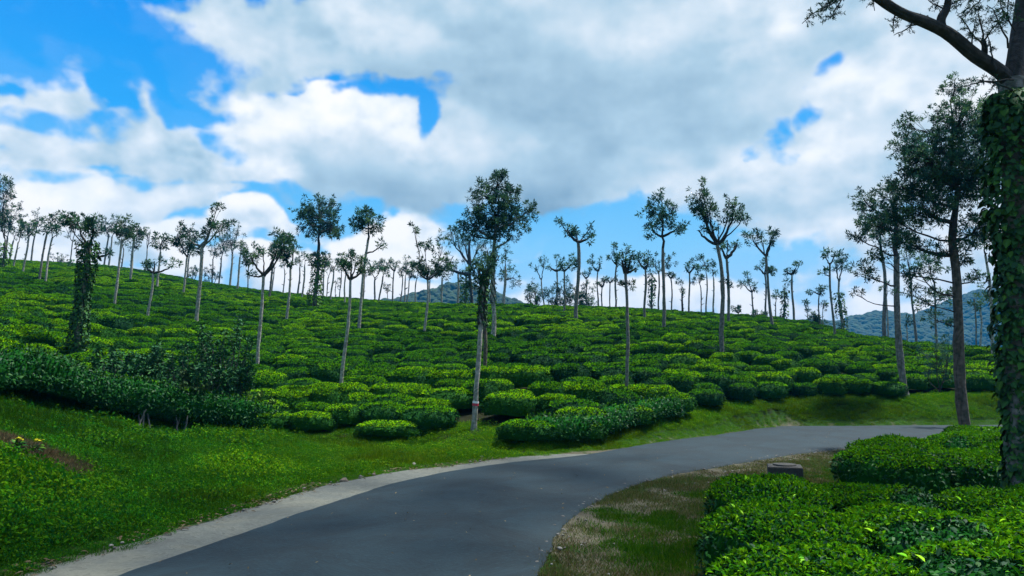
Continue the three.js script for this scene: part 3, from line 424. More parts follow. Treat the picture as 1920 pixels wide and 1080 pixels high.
  [1488, 604, 1485, 514, 5, 1, [[1474, 508, 6, 4, 0.6, 4], [1492, 502, 6, 8, 0.7, 4], [1500, 494, 6, 4, 0.3, 1.5]], 'pruned pole tree with Y top alone against blue sky', { key: 'lone Y-topped pole tree' }],
  [1515, 609, 1513, 580, 2.5, 0, [[1508, 570, 8, 8, 0.2, 2], [1518, 590, 10, 12, 0.3]], 'pale bare sapling on the skyline left of the small umbrella tree'],
  [1538, 612, 1536, 552, 3.5, 1, [[1526, 546, 12, 6, 0.6, 3], [1542, 542, 10, 9, 1.0, 3]], 'small umbrella tree on the right skyline'],
  [1544, 612, 1543, 580, 2, 0, [[1543, 570, 6, 8, 0.25]], 'hair-thin pale stem beside the small umbrella tree'],
  [1565, 636, 1556, 496, 5.5, 1, [[1548, 478, 10, 10, 0.7, 3], [1566, 474, 10, 12, 0.7, 3], [1544, 512, 8, 6, 0.4, 2]], 'tall straight pole tree left of the leafy vine column', { key: 'tall straight pole tree' }],
  [1581, 622, 1573, 528, 5.5, 0, [[1566, 494, 14, 20, 0.55, 3], [1580, 488, 12, 20, 0.5, 3]], 'airy-headed tree whose middle is wrapped in leafy vine, right skyline'],
  // ─ right group
  [1659, 636, 1652, 470, 8, 1, [[1644, 440, 30, 26, 0.9, 3], [1622, 400, 22, 24, 0.8, 3]], 'straight grey trunk first from the left in the right-hand grove', { key: 'first grove trunk', leader: [1642, 410] }],
  [1664, 632, 1662, 560, 4, 0, [[1664, 540, 14, 14, 0.4]], 'pale thin stem behind the first grove trunk'],
  [1697, 745, 1681, 480, 15, 1, [[1680, 430, 40, 40, 1.0, 7], [1640, 420, 36, 26, 1.0, 5], [1620, 376, 26, 24, 0.9, 4], [1670, 372, 34, 34, 0.8, 4], [1604, 440, 20, 10, 0.9, 3], [1620, 510, 26, 22, 0.8, 3], [1600, 545, 18, 10, 0.5, 2]], 'stout grey trunk on the far bank of the bend', { key: 'stout bank trunk', leader: [1672, 360] }],
  [1701, 632, 1700, 608, 3, 0, [[1701, 600, 10, 10, 0.5]], 'tiny pale tree before the blue range in the right grove'],
  [1718, 642, 1708, 524, 5.5, 1, [[1694, 506, 12, 10, 0.6, 4], [1716, 500, 8, 16, 0.8, 4], [1700, 470, 18, 16, 0.7, 3]], 'thin Y-forked trunk between the two stout grove trunks'],
  [1760, 665, 1752, 530, 5, 1, [[1744, 500, 26, 22, 0.8, 3], [1764, 560, 20, 22, 0.6, 3], [1730, 568, 18, 14, 0.5, 2], [1764, 600, 24, 12, 0.6, 2]], 'dark slim tree with ragged low twigs left of the great right trunk'],
  [1831, 652, 1826, 560, 3.5, 1, [[1826, 566, 14, 14, 0.5]], 'slim stem immediately right of the great right trunk'],
  [1836, 661, 1838, 580, 4.5, 0, [[1838, 568, 14, 14, 0.4]], 'pale slim stem, second right of the great right trunk'],
  [1862, 672, 1848, 480, 7, 0, [[1846, 450, 22, 20, 0.7, 3], [1848, 556, 30, 10, 0.55, 3], [1840, 420, 18, 18, 0.7]], 'pale leaning trunk between the great right trunk and the vine curtain'],
  [1814, 798, 1785, 452, 22, 3, [[1786, 330, 62, 74, 1.25, 11], [1740, 300, 56, 60, 1.15, 8], [1800, 230, 54, 60, 1.15, 7], [1830, 320, 44, 70, 1.1, 8], [1730, 390, 56, 40, 1.15, 8], [1690, 350, 40, 36, 1.0, 6], [1700, 452, 30, 24, 1.0, 8], [1700, 270, 36, 34, 0.95, 5], [1790, 160, 34, 20, 0.7, 4], [1700, 228, 24, 18, 0.8, 3], [1830, 430, 40, 36, 1.0, 6], [1660, 400, 34, 30, 0.8, 4], [1810, 482, 12, 18, 1.2, 3], [1850, 240, 30, 60, 0.7, 4], [1770, 470, 40, 26, 0.6, 4], [1640, 478, 34, 9, 0.9, 3], [1726, 512, 38, 10, 0.8, 3], [1764, 548, 34, 10, 0.6, 2], [1832, 520, 30, 12, 0.7, 3], [1694, 540, 28, 9, 0.6, 2], [1740, 590, 26, 8, 0.4, 2]], 'great brown-trunked tree with huge feathery crown beside the bend', { d: 16.6, key: 'great right trunk', leader: [1782, 190] }],
];
const trunkSpots = [];
const rowsOfTrees = MAIN.map(([bx, by, fx, fy, w, bark, lobes, label, o = {}]) => {
  const r = ray(bx, by), R = ridge(r.u)[2], d = o.d ?? hit(bx, by, bx > 1600 && by > 735 ? 0 : o.band ? 0.12 : 0.36), x = r.u * d, p = V(x, land(x, -d), -d);
  const base = d >= R ? V(p.x, land(p.x, p.z) - 0.1, p.z) : V(p.x, land(p.x, p.z) - 0.05, p.z); if (o.d) base.y = land(x, -d);
  trunkSpots.push([base.x, base.z, w * d / F]); if (o.band) trunkSpots.push([base.x, base.z + 0.7, 0.4]);
  return { d, base, fx, fy, w, bark, lobes, label, o, bx, by };
});

{
  const r = rng(404), list = [], names = rowsOfTrees.filter((t) => t.o.key && t.d < 46);
  for (let j = 0; j < 110; j++) {
    let u = -0.86 + r() * 0.02, n = 0; const row = [];
    while (u < 0.9) {
      const [, , B] = foot(u), R = ridge(u)[2], d0 = B + 0.5 + j * 1.0 * (1 + j * 0.003); if (d0 > R * 1.05 + 1) { u += 0.02; continue; }
      const wx = fbm(u * d0 * 0.16, 1, d0 * 0.16, 4), k = 0.88 + 0.34 * r(), long = (0.88 + 0.36 * r()) * k;
      const d = d0 + wx * 1.5 + (r() - 0.5) * 0.7, x = u * d0 + (r() - 0.5) * 0.3;
      u += (1.03 * long * 0.91) / d0;
      const uu = x / d; if (d < foot(uu)[2] + 0.45) continue;
      const pathLine = Math.abs(((d - B) * 0.9 + 5 * noise3(x * 0.045, 9, d * 0.03) + x * 0.22) % 15 - 9) < 0.62 && d > 34, lane = Math.abs((x - d * 0.055 + noise3(d * 0.2, 4, 1) * 0.6 + 400) % 17 - 8) < 0.2 && r() < 0.3;
      if (pathLine || lane) continue;
      if (trunkSpots.some(([tx, tz, tw]) => Math.hypot(tx - x, tz + d) < 0.32 + tw / 2)) continue;
      const pxl = 960 + F * x / d; if (pxl < -170 || pxl > 2090) continue;
      if (pxl > 170 && pxl < 460 && d < foot(uu)[2] + 2.2 && d < 19) continue;
      const patch = fbm(x * 0.11, 20, d * 0.11, 3) + (r() - 0.5) * 0.7, tone = patch > 0.13 ? 1 : patch < -0.13 ? 2 : 0;
      row.push({ x, d, row: j, k, long, tone, h: (0.82 + 0.36 * r()) * (j < 1 ? 0.72 : j < 2 ? 0.88 : 1), turn: Math.round(r()) * Math.PI + (r() - 0.5) * 0.5, v: Math.floor(r() * 5), tint: 0.85 + 0.3 * r() });
    }
    list.push(...row);
  }
  const m4 = new THREE.Matrix4(), q = new THREE.Quaternion(), cc = new THREE.Color(), big = list.map((b) => [b.k * b.long / b.d, b]).filter(([, b]) => Math.abs(b.x / b.d) < 0.72).sort((a, b) => b[0] - a[0]).slice(0, 300).map((e) => e[1]), chosen = new Set(big);
  const nth = ['first', 'second', 'third', 'fourth', 'fifth', 'sixth', 'seventh', 'eighth', 'ninth', 'tenth', 'eleventh', 'twelfth', 'thirteenth', 'fourteenth', 'fifteenth', 'sixteenth', 'seventeenth', 'eighteenth', 'nineteenth', 'twentieth', ...['first', 'second', 'third', 'fourth', 'fifth', 'sixth', 'seventh', 'eighth', 'ninth'].map((w) => 'twenty-' + w), 'thirtieth', ...['first', 'second', 'third', 'fourth', 'fifth', 'sixth', 'seventh', 'eighth', 'ninth'].map((w) => 'thirty-' + w), 'fortieth'], look = ['green', 'lime-topped', 'dark'];
  const proto = {};
  const taken = new Set();
  for (const b of big) {
    const t = names.reduce((a, n) => Math.abs(n.base.x - b.x) < Math.abs(a.base.x - b.x) ? n : a), sameRow = big.filter((o) => o.row === b.row && (o.x - t.base.x) * (b.x - t.base.x) > 0 && Math.abs(o.x - t.base.x) <= Math.abs(b.x - t.base.x)).length;
    const edge = b.x / b.d < -0.3 ? 'hedge' : b.x / b.d > 0.3 ? 'bend' : 'verge';
    const label = `${look[b.tone]} tea bush, ${nth[b.row] ?? 'far'} row from ${edge}, ${nth[sameRow - 1] ?? 'last'} ${b.x < t.base.x ? 'left' : 'right'} of ${t.o.key}`;
    const key = b.v + '_' + b.tone; let g = proto[key];
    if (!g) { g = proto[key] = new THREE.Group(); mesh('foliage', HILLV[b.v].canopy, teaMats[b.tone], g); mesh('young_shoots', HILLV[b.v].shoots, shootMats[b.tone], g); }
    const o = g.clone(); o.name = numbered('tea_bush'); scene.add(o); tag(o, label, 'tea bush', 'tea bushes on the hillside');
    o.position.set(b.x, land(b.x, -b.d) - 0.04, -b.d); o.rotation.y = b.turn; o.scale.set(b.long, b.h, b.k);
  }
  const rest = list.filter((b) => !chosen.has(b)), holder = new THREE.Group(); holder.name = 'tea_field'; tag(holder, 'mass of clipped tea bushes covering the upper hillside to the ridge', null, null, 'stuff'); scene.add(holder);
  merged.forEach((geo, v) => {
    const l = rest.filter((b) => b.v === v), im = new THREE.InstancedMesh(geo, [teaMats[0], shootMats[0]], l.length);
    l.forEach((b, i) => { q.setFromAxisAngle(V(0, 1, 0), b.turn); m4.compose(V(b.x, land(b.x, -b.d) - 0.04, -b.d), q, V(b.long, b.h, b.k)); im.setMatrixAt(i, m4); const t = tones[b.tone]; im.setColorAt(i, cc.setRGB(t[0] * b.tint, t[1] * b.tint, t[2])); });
    im.name = 'tea_bush_mass'; im.userData.kind = 'stuff'; im.castShadow = im.receiveShadow = true; holder.add(im);
  });
  console.log('tea bushes', list.length);
}

// ───────────────────────── trees ─────────────────────────
const BARKS = [mats.barkPale, mats.barkGrey, mats.barkDark, mats.barkBrown], ONE = [1, 1, 1];
const CROWNLEAF = [[0.022, 0.074, 0.046], [0.017, 0.060, 0.044], [0.036, 0.096, 0.044], [0.020, 0.068, 0.054], [0.052, 0.112, 0.046]];
function curve(a, b, n, bend, r) { const m = V().lerpVectors(a, b, 0.5).add(bend), o = []; for (let i = 0; i <= n; i++) { const t = i / n, s = 1 - t; o.push(V(a.x * s * s + 2 * m.x * s * t + b.x * t * t, a.y * s * s + 2 * m.y * s * t + b.y * t * t, a.z * s * s + 2 * m.z * s * t + b.z * t * t)); } if (r) { const k = a.distanceTo(b) * 0.05; for (let i = 1; i < n; i++) { o[i].x += (r() - 0.5) * k; o[i].y += (r() - 0.5) * k; o[i].z += (r() - 0.5) * k; } } return o; }
function crownOn(L, tw, lb, start, lobes, d, px, r, w, feather, o) {   // limbs to every lobe, twigs inside it, tufts of leaves on the twigs
  const leaf = clamp(7.5 * d / F, 0.11, 0.24) * (feather ?? 1), s = d / F, t = V(), dir = V(), nor = V();
  const tint = 0.8 + 0.45 * r(), axis = typeof start === 'function' ? start : () => start;
  for (const [lx, ly, rx, ry, dens, lw] of lobes) {
    const dz = (r() - 0.5) * 1.3 * rx * s, c = at(lx, ly, d - dz), forkAt = axis(c), lr = (lw ?? Math.max(1.6, w * 0.3)) * s / 2;
    const sq = Math.hypot(c.x - forkAt.x, c.y - forkAt.y);
    const limb = curve(forkAt, c, 7, V((c.x - forkAt.x) * 0.22, -0.10 * sq + (r() - 0.5) * 0.1 * sq, (r() - 0.5) * 0.25 * sq), r);
    lb.tube(limb, (k) => lerp(lr * 1.15, lr * 0.38, k) * (k > 0.94 && dens < 0.65 ? 1.5 : 1), 6, ONE, 0.25, r() * 50);
    const area = rx * ry * Math.PI, tufts = Math.max(4, Math.round(area / 27 * dens * (o ?? 1) * (d > 50 ? 1.45 : 1))), per = 3.2, twigs = Math.max(3, Math.round(tufts / per));
    for (let i = 0; i < twigs; i++) {
      const k = Math.cbrt(0.05 + 0.95 * r()) * (r() < 0.25 ? 1.05 + 0.22 * r() : 1); randDir(r, t);
      const end = V(c.x + t.x * rx * s * k, c.y + t.y * ry * s * k, c.z + t.z * Math.min(rx, ry * 1.6) * s * k), f = 3 + Math.floor(r() * 5), root = limb[Math.min(7, f)];
      const tp = curve(root, end, 3, V(0, (r() - 0.35) * 0.18 * root.distanceTo(end), 0), r); tw.tube(tp, [Math.max(0.006, 0.45 * s * (0.6 + 0.8 * r())), Math.max(0.003, 0.2 * s)], 3, ONE);
      const base = pickc(r, CROWNLEAF).map((x) => x * tint);
      for (let m = 0; m < per; m++) {
        const along = m === 0 ? 1 : 1 - 0.45 * r(), q = V().lerpVectors(tp[1], end, along); if (m) q.addScaledVector(randDir(r), leaf * 0.55);
        for (let n = 0; n < 7; n++) {
          randDir(r, dir); dir.addScaledVector(t, 0.5); dir.y += 0.22; dir.normalize(); randDir(r, nor); nor.y += 0.7;
          const v = 0.8 + 0.4 * r(); L.leaf(V(q.x + dir.x * leaf * 0.15, q.y + dir.y * leaf * 0.15, q.z + dir.z * leaf * 0.15), dir, nor, leaf * (0.65 + 0.6 * r()), leaf * (0.19 + 0.13 * r()), [base[0] * v, base[1] * v, base[2] * v]);
        }
      }
    }
  }
}
rowsOfTrees.forEach((T, idx) => {
  const r = rng(900 + idx * 13), { d, base, w, o } = T, s = d / F, g = thing('shade_tree', T.label, 'tree', 'slender shade trees of the tea field');
  const fork = at(T.fx, T.fy, d), foot0 = base.clone(), n = 14, pts = [], b1 = (r() - 0.5) * 0.035, b2 = (r() - 0.5) * 0.03, len = fork.distanceTo(base);
  for (let i = 0; i <= n; i++) { const k = i / n, p = V().lerpVectors(foot0, fork, k), e = Math.sin(k * Math.PI) * b1 * len + Math.sin(k * 2 * Math.PI) * b2 * len; p.x += e + (i && i < n ? (r() - 0.5) * 0.012 * len * 0.3 : 0); p.z += e * 0.6; pts.push(p); }
  const trunk = new GB(true), R = w * s / 2 * 0.86; trunk.tube(pts, (k) => R * (1.06 - 0.3 * k + 0.35 * Math.max(0, 1 - k * 14)) * (1 + 0.10 * noise3(k * 22, idx, 0)), T.w > 9 ? 12 : 8, ONE, 0.16, idx * 3.1);
  const trunkMesh = mesh('trunk', trunk.geo(), BARKS[T.bark], g);
  if (o.band) { // painted rings on the banded trunk
    for (const [y0, y1, m] of [[743.5, 747.2, mats.white], [747.4, 751.8, mats.red]]) { const ring = new GB(), k0 = (T.by - y0) / (T.by - T.fy), k1 = (T.by - y1) / (T.by - T.fy), pa = pts[Math.floor(k0 * n)].clone().lerp(pts[Math.floor(k0 * n) + 1], k0 * n % 1), pb = pts[Math.floor(k1 * n)].clone().lerp(pts[Math.floor(k1 * n) + 1], k1 * n % 1); ring.tube([pb, pa], [R * 1.24, R * 1.24], 14, ONE); mesh('painted_band', ring.geo(), m, g); }
  }
  const L = new GB(), tw = new GB(true), lb = new GB(true);
  const stem = pts.slice();
  if (o.leader) { const tip = at(o.leader[0], o.leader[1], d), lead = curve(fork, tip, 8, V(0.02 * len, 0, 0), r); lb.tube(lead, [R * 0.74, R * 0.12], 8, ONE, 0.15, idx); stem.push(...lead.slice(1)); }
  const axis = (c) => { let best = stem[stem.length - 1], y = 1e9; for (const p of stem) { const want = c.y - (o.leader ? 0.42 : 0.25) * Math.hypot(c.x - p.x, c.z - p.z) - (o.leader ? 0.05 : 0.3 * Math.max(0, c.y - fork.y)), q = Math.abs(p.y - want); if (q < y && (p.y > base.y + len * 0.4)) { y = q; best = p; } } return !o.leader && c.y > fork.y ? fork : best; };
  crownOn(L, tw, lb, axis, T.lobes, d, T.fx, r, w, o.d ? 0.8 : 1, o.d ? 1.2 : 1);
  for (let i = 0; i < (w > 4 ? 5 : 2); i++) { const k = 0.45 + 0.5 * r(), q = pts[Math.floor(k * n)], e = V(q.x + (r() - 0.5) * 12 * s, q.y + (2 + 4 * r()) * s, q.z + (r() - 0.5) * 8 * s); tw.tube(curve(q, e, 2, V(0, 0, 0)), [0.9 * s, 0.3 * s], 4, ONE); }
  const lm = mesh('limbs', lb.geo(), T.bark === 0 && r() < 0.4 ? mats.barkGrey : mats.barkDark, g); mesh('twigs', tw.geo(), mats.barkDark, g);
  mesh('crown', L.geo(), mats.crown, g);
  T.pts = pts; T.R = R;
});

// climbing vines: leaves in a sleeve round a trunk
const VINELEAF = [[0.03, 0.10, 0.026], [0.022, 0.075, 0.024], [0.045, 0.13, 0.022], [0.018, 0.06, 0.026]], BRIGHTVINE = [[0.05, 0.13, 0.018], [0.035, 0.10, 0.018], [0.07, 0.16, 0.02]];
function sleeve(L, path, rad, count, leaf, cols, r, fine, seed) {
  const n = path.length - 1, t = V(), dir = V(), nor = V();
  for (let i = 0; i < count; i++) {
    const k = r(), f = k * n, j = Math.min(n - 1, Math.floor(f)), p = V().lerpVectors(path[j], path[j + 1], f - j), a = r() * 6.28318, lump = 1 + 0.35 * noise3(Math.cos(a) * 1.2 + seed, k * path[0].distanceTo(path[n]) * 1.6, Math.sin(a) * 1.2), R = rad(k) * lump * (0.72 + 0.3 * Math.sqrt(r()));
    t.set(Math.cos(a), 0.1, Math.sin(a)); p.addScaledVector(t, R); dir.set(t.x * 0.5 + (r() - 0.5), -0.55 + (r() - 0.5) * 0.9, t.z * 0.5 + (r() - 0.5)).normalize(); nor.copy(t).addScaledVector(randDir(r), 0.5); nor.y += 0.35;
    const z = 0.45 + 0.95 * r(); L.leaf(p, dir, nor, leaf * z, leaf * z * (0.62 + 0.25 * r()), pickc(r, cols), fine);
  }
}
const byLabel = (s) => rowsOfTrees.find((t) => t.label.includes(s));
function vineOn(find, y0, y1, hw, count, cols, label, leafPx = 4.2) {  // y0 (low) to y1 (high) in the photograph, hw half width there
  const T = byLabel(find), s = T.d / F, r = rng(4000 + y0), n = T.pts.length - 1, path = [], k0 = clamp((T.by - y0) / (T.by - T.fy), 0, 1), k1 = (T.by - y1) / (T.by - T.fy);
  for (let i = 0; i <= 8; i++) { const k = lerp(k0, k1, i / 8); path.push(k <= 1 ? V().lerpVectors(T.pts[Math.min(n - 1, Math.floor(k * n))], T.pts[Math.min(n, Math.floor(k * n) + 1)], k * n % 1 + (k === 1 ? 0 : 0)) : at(T.fx, lerp(y0, y1, i / 8), T.d)); }
  const L = new GB(), g = thing('climbing_vine', label, 'vine', 'vines climbing up shade trees');
  sleeve(L, path, (k) => hw(k) * s, count, Math.max(0.08, leafPx * s), cols, r, false, y0); mesh('foliage', L.geo(), mats.vine, g);
  const st = new GB(true); for (let j = 0; j < 3; j++) st.tube(path.map((p, i) => V(p.x + Math.cos(i * 1.3 + j * 2) * T.R * 1.25, p.y, p.z + Math.sin(i * 1.3 + j * 2) * T.R * 1.25)), [0.03, 0.012], 5, ONE); mesh('stem', st.geo(), mats.barkDark, g);
}
vineOn('big leaning tree with pale foot', 652, 452, (k) => 11.5 + 4.5 * k + 2 * Math.sin(k * 9), 2700, VINELEAF, 'dark leafy vine sheathing the big leaning trunk on the left slope', 4.6);
vineOn('great round crowned', 576, 474, (k) => 12 - 3 * k + 2 * Math.sin(k * 9), 1100, BRIGHTVINE, 'vine sheathing the trunk of the great round tree');
vineOn('cut by the left edge', 506, 455, () => 10, 420, BRIGHTVINE, 'bright vine clump at the foot of the tall left-edge tree');
vineOn('thin small tree half hidden', 504, 482, () => 5, 120, VINELEAF, 'small vine on the thin tree left behind the vine-wrapped tree');
vineOn('green vine column left of the central', 569, 506, () => 9, 500, BRIGHTVINE, 'bright green vine column before the blue hill, left of the central trunks');
vineOn('narrow green vine column left of the dark', 581, 520, () => 5.5, 320, VINELEAF, 'narrow dark green vine column left of the airy rounded tree');
vineOn('narrow vine column right of the curved', 602, 545, () => 6, 320, VINELEAF, 'dark vine column between the curved two-armed tree and the lone Y-topped pole');
vineOn('middle is wrapped in leafy vine', 610, 545, (k) => 9 - 3 * Math.abs(k - 0.5), 420, VINELEAF, 'leafy vine round the middle of the airy-headed tree on the right skyline');
vineOn('red and white painted band', 606, 500, (k) => 4.2 + 3 * k, 360, VINELEAF, 'dark moss and creeper clinging to the upper red-banded trunk', 3.2);
vineOn('reddish dark trunk', 600, 480, (k) => 4 + 3 * k, 240, VINELEAF, 'creeper clinging to the reddish trunk behind the red-banded one', 3.2);
vineOn('largest central tree', 560, 470, (k) => 5.5 + 1.5 * k, 240, VINELEAF, 'creeper on the upper trunk of the largest central tree', 3.2);

// low round trees and bushes on the ridge
for (const [x, y, rx, ry, label, pale] of [[1003, 548, 20, 26, 'dark bush clump on the ridge just right of the central tree'], [1060, 552, 22, 30, 'rounded olive bush behind the two pruned pole trees', 1], [1098, 552, 24, 30, 'rounded olive bush behind the thick spreading pruned tree', 1], [1035, 556, 16, 22, 'grey-green bush between dark ridge clump and olive bushes', 1], [108, 482, 18, 12, 'low bush on the left skyline left of the vine-wrapped tree'], [398, 512, 16, 16, 'small round tree on the skyline right of the twisted-limb tree'], [362, 506, 14, 14, 'small round tree on the skyline under the twisted-limb tree'], [1425, 588, 16, 8, 'low straggly bush on the ridge left of the curved two-armed tree'], [1530, 600, 18, 14, 'greyish scrub bush left of the small umbrella tree', 1]]) {
  const u = ray(x, y).u, d = ridge(u)[2] + 3, r = rng(x * 7), L = new GB(), tw = new GB(true), lb = new GB(true), g = thing('ridge_bush', label, 'bush', 'bushes on the ridge');
  crownOn(L, tw, lb, at(x, y + ry * 1.5, d), [[x, y, rx, ry, pale ? 0.75 : 0.95], [x - rx * 0.5, y + ry * 0.3, rx * 0.6, ry * 0.7, 0.8], [x + rx * 0.5, y + ry * 0.4, rx * 0.6, ry * 0.6, 0.8]], d, x, r, 4); mesh('limbs', lb.geo(), mats.barkDark, g); mesh('twigs', tw.geo(), mats.barkDark, g); mesh('crown', L.geo(), mats.crown, g);
}

// ───────────────────────── the near vine-covered tree at the right edge ─────────────────────────
{
  const d = 8.6, r = rng(61), s = d / F, g = thing('roadside_tree', 'big dark tree at right edge with limb arching over the top', 'tree'), tr = new GB(true);
  const foot0 = V(ray(1913, 960).u * d, 0, -d), way = [foot0, at(1911, 760, d), at(1908, 520, d), at(1903, 320, d), at(1898, 190, d), at(1897, 150, d)];
  const path = new THREE.CatmullRomCurve3(way).getPoints(24); tr.tube(path, (k) => (24 - 3 * k + (k > 0.93 ? (k - 0.93) * 40 : 0)) * s, 16, ONE, 0.14, 3); mesh('trunk', tr.geo(), mats.barkGrey, g);
  const limb = (pts, w0, w1, lump = 0.2) => { const b = new GB(true); b.tube(new THREE.CatmullRomCurve3(pts).getPoints(26), [w0 * s / 2, w1 * s / 2], 12, ONE, lump, r() * 9); mesh('limb', b.geo(), mats.barkDark, g); };
  limb([at(1898, 158, d), at(1872, 133, d - 0.05), at(1823, 101, d - 0.15), at(1775, 62, d - 0.25), at(1735, 42, d - 0.35), at(1694, 26, d - 0.45), at(1655, 2, d - 0.5), at(1610, -40, d - 0.6), at(1540, -100, d - 0.8)], 27, 17);
  limb([at(1899, 158, d), at(1906, 100, d + 0.1), at(1914, 50, d + 0.2), at(1924, -10, d + 0.2), at(1940, -120, d + 0.3), at(1930, -260, d + 0.4)], 38, 24);
  limb([at(1768, 56, d - 0.25), at(1766, 36, d - 0.25), at(1776, 14, d - 0.25), at(1779, -20, d - 0.3), at(1770, -80, d)], 18, 7, 0.5);
  limb([at(1843, 112, d - 0.1), at(1846, 92, d - 0.1), at(1843, 74, d - 0.1)], 12, 8, 0.6);
  const L = new GB(), tw = new GB(true), dir = V(), nor = V();
  const spray = (a, b, n, len, dens = 1) => { const pts = curve(a, b, 6, V(0, 0.06 * a.distanceTo(b), (r() - 0.5) * 0.2), r); tw.tube(pts, [0.012, 0.004], 5, ONE); for (let i = 0; i < n; i++) { const k = 0.3 + 0.7 * r(), f = k * 6, j = Math.min(5, Math.floor(f)), p = V().lerpVectors(pts[j], pts[j + 1], f - j), e = V(p.x + (r() - 0.5) * len * 2.2, p.y + (r() - 0.6) * len * 1.8, p.z + (r() - 0.5) * len * 2); tw.tube([p, e], [0.004, 0.002], 3, ONE); const c = pickc(r, CROWNLEAF); for (let m = 0; m < 14 * dens; m++) { const q = V().lerpVectors(p, e, 0.2 + 0.8 * r()); randDir(r, dir); dir.addScaledVector(V().subVectors(e, p).normalize(), 0.8).normalize(); L.leaf(q, dir, randDir(r, nor), len * (0.28 + 0.2 * r()), len * 0.085, c); } } };
  for (const [x0, y0, x1, y1, n, l] of [[1610, -20, 1504, 44, 16, 0.11], [1600, -30, 1540, 20, 22, 0.12], [1590, -20, 1556, 36, 16, 0.10], [1680, 20, 1676, 62, 12, 0.09], [1740, 30, 1702, 48, 8, 0.08], [1730, 40, 1676, 66, 8, 0.08], [1823, 100, 1830, 30, 14, 0.10], [1843, 80, 1880, 30, 14, 0.10], [1846, 92, 1800, 30, 14, 0.09], [1870, 130, 1850, 60, 12, 0.09], [1890, 90, 1850, 10, 16, 0.1], [1776, 20, 1740, 0, 10, 0.09], [1776, 10, 1830, -10, 16, 0.11], [1905, 60, 1870, -10, 18, 0.12], [1860, -20, 1810, 30, 16, 0.12], [1880, -30, 1890, 40, 16, 0.12], [1900, 150, 1790, 165, 10, 0.11], [1898, 170, 1820, 150, 10, 0.1], [1843, 74, 1835, 15, 6, 0.08], [1720, -40, 1820, 0, 20, 0.12], [1620, -10, 1640, 20, 6, 0.1]]) spray(at(x0, y0, d - 0.2), at(x1, y1, d - 0.3 + (r() - 0.5) * 0.5), n, l);
  // unseen crown above the frame, widened and thickened to shade lane and near bushes
  for (let i = 0; i < 330; i++) { const q = randDir(r), k = Math.cbrt(r()), c = V(4.2 + q.x * 7.6 * k, 13.2 + q.y * 1.7 * k, -11.2 + q.z * 6.6 * k), a = V(c.x + (r() - 0.5) * 2, c.y - 0.5, c.z + (r() - 0.5) * 2); spray(a, c, 13, 0.36, 0.8); }
  for (const [x, y, z] of [[-1.5, 13.2, -9], [3, 13.6, -6], [7.5, 13.4, -12], [2, 13.4, -14], [9.5, 13, -8], [5.5, 13.6, -16]]) { const b = new GB(true); b.tube(curve(at(1930, -260, d + 0.4), V(x, y, z), 8, V(0, 0.5, 0), r), [0.10, 0.03], 8, ONE, 0.2, x); mesh('limb', b.geo(), mats.barkDark, g); }
  mesh('twigs', tw.geo(), mats.barkDark, g); mesh('crown', L.geo(), mats.crown, g);
  // its vine: the largest leaves one by one, the rest together
  const v = thing('climbing_vine', 'thick curtain of broad-leaved vine covering the trunk at the right edge', 'vine', 'vines climbing up shade trees'), vp = path.filter((p, i) => i <= 21), body = new GB(), rv = rng(62);
  const halfT = table([[0, 15], [0.12, 24], [0.28, 38], [0.45, 50], [0.65, 60], [0.8, 56], [0.92, 42], [1, 24]]), half = (k) => (halfT(k)[1] * 0.86 + 4 * Math.sin(k * 23)) * s;
  sleeve(body, vp, half, 4200, 0.085, VINELEAF, rv, true, 5); sleeve(body, vp, (k) => half(k) * 0.72, 2600, 0.085, VINELEAF, rv, false, 5); const bm = mesh('foliage', body.geo(), mats.vine, v); bm.userData.kind = 'stuff';
  const kinds = [...VINELEAF, ...BRIGHTVINE].map((c) => { const b = new GB(); b.leaf(V(0, 0, 0), V(0, 0, 1), V(0, 1, 0), 1, 0.78, c, true); return b.geo(); });
  const t = V(), q = new THREE.Quaternion(), m4 = new THREE.Matrix4();
  for (let i = 0; i < 260; i++) {
    const k = rv(), f = k * (vp.length - 1), j = Math.min(vp.length - 2, Math.floor(f)), p = V().lerpVectors(vp[j], vp[j + 1], f - j), a = Math.PI * (0.35 + 1.0 * rv()), tl = t.set(Math.cos(a), 0.1, Math.sin(a)).clone(); p.addScaledVector(tl, half(k) * (1 + 0.12 * rv()));
    const dz = V(tl.x * 0.45 + (rv() - 0.5), -0.8, tl.z * 0.45 + (rv() - 0.5)).normalize(), ny = tl.clone().addScaledVector(dz, -tl.dot(dz)).normalize(), xx = V().crossVectors(ny, dz);
    const lf = mesh('leaf', kinds[Math.floor(rv() ** 1.5 * kinds.length)], mats.vine, v); m4.makeBasis(xx, ny, dz); lf.quaternion.setFromRotationMatrix(m4); lf.position.copy(p); lf.scale.setScalar(0.06 + 0.07 * rv());
  }
}

